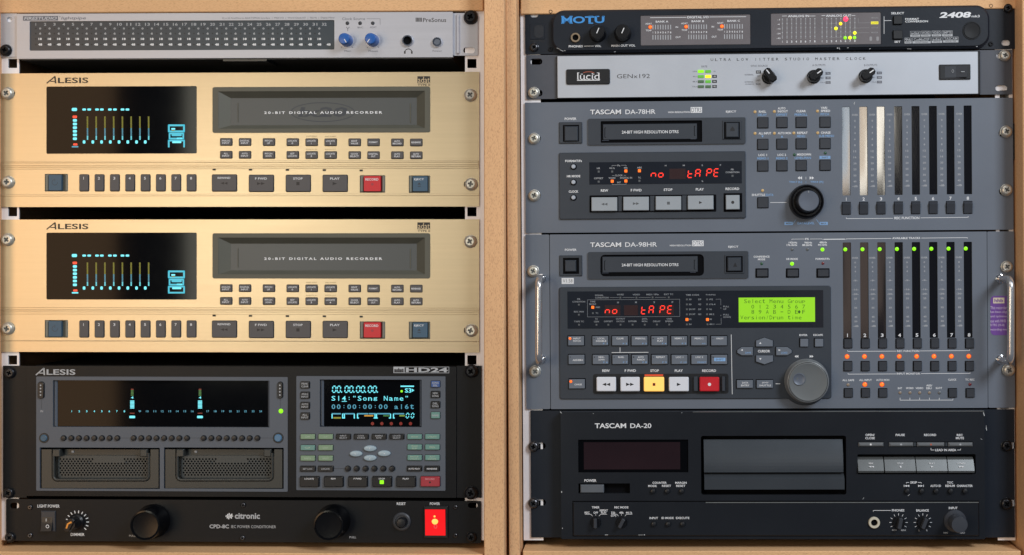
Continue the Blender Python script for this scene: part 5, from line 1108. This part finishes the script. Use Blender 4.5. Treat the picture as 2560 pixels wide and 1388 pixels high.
for t, x, y, w in (('COUNTER', 1316, 706, 134), ('MODE', 1249, 736, 80), ('RESET', 1382, 735, 86), ('MARGIN', 1518, 706, 108), ('RESET', 1516, 735, 86), ('TIMER', 714, 938, 73), ('REC MODE', 956, 938, 132), ('REC', 633, 988, 46), ('OFF', 714, 988, 43), ('REPEAT', 790, 967, 76), ('PLAY', 790, 989, 50), ('32k', 880, 988, 42), ('(LP)', 882, 1018, 50), ('48k', 957, 988, 42), ('44.1k', 1028, 988, 62), ('INPUT', 1261, 1039, 80), ('ID MODE', 1392, 1038, 115), ('EXECUTE', 1534, 1038, 127)):
    d.T(t, x, y, w, 20, z=Z if y < 800 else 38.6, off=.02)
a = d.q(502, 888); d.view(2100, 1020, 3.772); b = d.q(1306, 1204)
mb = MB(); mb.prism(rrect(a[0], b[1], b[0], a[1], 1*S), 34.1, 38.3, da20, 1.8); d.part('lower_door', mb); ZL = 38.6
mb = MB(); mb.prism(rrect(a[0]-2*S, b[1]-2*S, b[0]+2*S, a[1]+3*S), 34.02, 34.3, void); d.part('door_gap', mb)
d.view(1300, 1020, 3.772)
edge = mat('painted edge highlight', (168, 172, 172), .28, .7)  # bright metal strips stand in for highlights along the top edges
for p, q_, w0, w1 in (((m1[0]+330*S, m1[1]), (m2[0], m1[1]-2.2*S), 33, 35.2), ((a[0]+360*S, b[1]+0), (b[0], b[1]), 0, 0)):
    if w1: mb = MB(); mb.prism(rrect(p[0], q_[1], q_[0], p[1]), w0, w1, edge, 1.4); d.part('edge_highlight', mb)
mb = MB(); va = d.q(1700, 889, 38)[1]; mb.prism(rrect(a[0]+330*S, va-2.4*S+0, b[0], va), 38, 39.4, edge, 1.2); d.part('edge_highlight', mb)
for x, y in ((1255, 783), (1389, 783), (1524, 783)): d.knob(x, y, [(25, 34), (25, 38), (20, 41), (8, 42)], bkpl, 'button', 22)
for x, y in ((1262, 1090), (1397, 1090), (1532, 1090)): d.knob(x, y, [(25, 38), (25, 42), (20, 45), (8, 46)], bkpl, 'button', 22)
for p in (((612, 1003), (668, 1003)), ((668, 1003), (684, 1020)), ((745, 1020), (760, 1003)), ((760, 1003), (820, 1003)), ((860, 1003), (915, 1003)), ((915, 1003), (928, 1020)), ((990, 1020), (1003, 1003)), ((1003, 1003), (1058, 1003)), ((714, 1003), (714, 1014)), ((957, 1003), (957, 1014))): d.L(*p[0], *p[1], 3.5, white, ZL)
def selknob(x, y, r, ang, z0=38, nm='selector_knob'):
    mb = MB(); u, v = d.q(x, y); R_ = r/d.s; mb.lathe(u, v, [(R_, z0), (R_, z0+3), (R_*.93, z0+5), (R_*.9, z0+6)], knobblk, 32)
    t = math.radians(90-ang); c, s_ = math.cos(t), math.sin(t); L_, W_ = R_*.88*S, R_*.3*S
    cap = [(-L_*.9, -W_), (L_*.9, -W_), (L_, 0), (L_*.9, W_), (-L_*.9, W_), (-L_, 0)]
    mb.prism([(u+px*c-py*s_, v+px*s_+py*c) for px, py in cap], z0+6, z0+20, smallkey, 1.2); d.part(nm, mb)
selknob(712, 1075, 52, 0); selknob(957, 1075, 54, 28)
for x0, y0, x1, y1, t in ((378, 35, 392, 50, 6), (392, 785, 393, 800, 8), (400, 1130, 401, 1140, 6), (800, 1197, 830, 1197, 5), (1115, 1198, 1160, 1198, 3), (1168, 1197, 1178, 1197, 8), (690, 52, 692, 56, 6), (1525, 44, 1527, 48, 7)): d.L(x0, y0, x1, y1, t, chipm, 38.7 if y0 > 900 and x0 > 500 else 34.3)
d.W = 0; d.screw(130, 363, 52, darkchrome, 10, w=.5); d.screw(128, 898, 52, darkchrome, 35, w=.5); d.W = 34
d.view(1730, 1020, 3.771)
d.box('tray_recess', 80, 258, 1462, 826, 6, 8, void)
def curved(x0, y0, x1, y1, wt, wb, m, nm, top=5):
    mb = MB(); a = d.q(x0, y0); b = d.q(x1, y1); N = 10; pr = []
    for i in range(N+1):
        t = i/N; pr.append((a[1]+(b[1]-a[1])*t, wt+(wb-wt)*math.sin(t*math.pi/2)))
    vs = [(a[0], -8*S, a[1])]+[(a[0], -w*S, v) for v, w in pr]+[(a[0], -8*S, b[1])]+[(b[0], -8*S, a[1])]+[(b[0], -w*S, v) for v, w in pr]+[(b[0], -8*S, b[1])]
    n = N+3; mb.add(vs, [(i, i+1, n+i+1, n+i) for i in range(n-1)], m); mb.add(vs, [tuple(range(n))[::-1], tuple(range(n, 2*n))], m); d.part(nm, mb)
curved(112, 304, 1427, 606, 22, 35, tray, 'tray_door'); 
mb = MB(); a = d.q(116, 624); b = d.q(1436, 766)
vs = [(a[0], -26*S, a[1]), (b[0], -26*S, a[1]), (a[0], -38*S, a[1]-11*S), (b[0], -38*S, a[1]-11*S), (a[0], -38*S, b[1]), (b[0], -38*S, b[1]), (a[0], -8*S, a[1]), (b[0], -8*S, a[1]), (a[0], -8*S, b[1]), (b[0], -8*S, b[1])]
mb.add(vs, [(2, 3, 1, 0), (4, 5, 3, 2), (0, 1, 7, 6), (5, 4, 8, 9), (6, 8, 4, 2, 0), (1, 3, 5, 9, 7)], tray); d.part('tray_lip', mb)
d.view(2100, 1020, 3.772)
d.box('key_recess', 160, 430, 1286, 630, 16, 18, void); d.box('key_recess', 160, 312, 1262, 376, 16, 18, void)
for x0, x1 in ((174, 410), (463, 690), (726, 984), (1020, 1250)): d.box('button', x0, 326, x1, 364, 18, 37, mat('steel grey key', (120, 124, 128), .35, .3), 2, 3)
for x0, x1 in ((694, 718), (992, 1014)): d.box('key_divider', x0, 326, x1, 364, 18, 34.5, tray, 0, 1)
for x, m_ in ((290, white), (576, palegrey), (858, redpr), (1135, palegrey)): d.Dk(x, 345, 9, m_, 37.3)
lt = mat('brushed key metal', (98, 101, 102), .3, .45, .05)
for x0, x1, t, k in ((168, 414, 'REW', 'rw'), (420, 714, 'STOP', 'st'), (718, 1012, 'PLAY', 'pl'), (1016, 1266, 'F FWD', 'ff')):
    mb = MB(); a = d.q(x0, 467); b = d.q(x1-4, 608); a2 = d.q(x0+12, 467); mid = (a[1]+b[1])/2; pr = ((a[1], 24), (a[1]-6*S, 30), (mid-2*S, 37), (b[1]+5*S, 42), (b[1], 40)); n = 5
    vs = [(a[0], -w*S, v) for v, w in pr]+[(b[0], -w*S, v) for v, w in pr]+[(a[0], -18*S, a[1]), (a[0], -18*S, b[1]), (b[0], -18*S, a[1]), (b[0], -18*S, b[1])]
    mb.add(vs, [(i, i+1, n+i+1, n+i) for i in range(4)]+[(0, 10, 11, 4, 3, 2, 1), (5, 6, 7, 8, 9, 13, 12), (10, 0, 5, 12)], lt)
    tw = len(t)*14; q0 = d.q((x0+x1)/2-tw/2, 529); q1 = d.q((x0+x1)/2+tw/2, 514); mb.text(t, q0[0], q0[1], q1[0], q1[1], 36.9, white)
    transport_syms(d, k, (x0+x1)/2, 551, 50, 16, white)(mb, 40.2); d.part('transport_key', mb)
for t, x, y, w in (('OPEN/', 283, 255, 86), ('CLOSE', 283, 285, 90), ('PAUSE', 568, 255, 86), ('RECORD', 850, 255, 114), ('REC', 1129, 256, 55), ('MUTE', 1131, 285, 76), ('LEAD IN AREA', 997, 397, 198), ('SKIP', 695, 703, 64), ('AUTO ID', 902, 735, 100), ('TOC', 1038, 704, 56), ('RENUM', 1038, 735, 88), ('CHARACTER', 1176, 735, 150)): d.T(t, x, y, w, 21, z=Z, off=.02)
for p in (((858, 378), (858, 397)), ((858, 397), (890, 397)), ((1105, 397), (1137, 397)), ((1137, 397), (1137, 385)), ((626, 712), (626, 703)), ((626, 703), (652, 703)), ((735, 703), (766, 703)), ((766, 703), (766, 712))): d.L(*p[0], *p[1], 4, white, Z)
k = d.ink(white); arrows(k, d.q, 631, 735, 44, 20, 2, -1, white, Z); d.Rk(602, 725, 607, 745, white, Z); arrows(k, d.q, 759, 735, 44, 20, 2, 1, white, Z); d.Rk(785, 725, 790, 745, white, Z)
for x in (631, 768, 904, 1041, 1177): d.knob(x, 783, [(26, 34), (26, 38), (21, 41), (8, 42)], bkpl, 'button', 22)
a, b = d.q(315, 908), d.q(1306, 908)
jk2(318, 1077, 54, 30, mat('ivory jack ring', (206, 200, 182), .4), 38)
d.T('PHONES', 548, 966, 117, 22, z=ZL, off=.02); d.T('BALANCE', 778, 967, 118, 22, z=ZL, off=.02); d.T('INPUT', 1067, 944, 82, 22, z=ZL, off=.02)
for t, x, y, w in (('MIN', 511, 1153, 40), ('MAX', 600, 1153, 46), ('L', 747, 1155, 10), ('R', 820, 1155, 14), ('MIN', 997, 1178, 40), ('MAX', 1156, 1178, 48)): d.T(t, x, y, w, 16, palegrey, z=ZL, off=.01)
d.L(313, 967, 480, 967, 4, white, ZL); d.L(314, 967, 314, 977, 4, white, ZL)
for cx in (552, 781):
    selknob(cx, 1077, 59, 12 if cx < 600 else 22)
    for j in range(9):
        an = math.radians(-120+30*j); d.L(cx+66*math.sin(an), 1080-66*math.cos(an), cx+86*math.sin(an), 1080-86*math.cos(an), 4, white, ZL)
d.knob(1080, 1062, [(104, 38), (103, 42), (90, 46), (78, 50), (76, 84), (72, 87), (30, 87.5)], mat('input knob grey', (56, 60, 68), .45), 'input_knob', 48)
for x0, y0, x1, y1, t in ((1352, 42, 1362, 75, 7), (1378, 185, 1384, 212, 6), (640, 830, 658, 815, 4), (1325, 290, 1342, 298, 3), (215, 862, 225, 845, 3), (1378, 165, 1380, 185, 3)): d.L(x0, y0, x1, y1, t, chipm, 34.3)
d.W = 0; d.screw(1570, 358, 52, blackscrew, 15, w=.5); d.screw(1566, 903, 58, blackscrew, 50, w=.5)
d.flush()
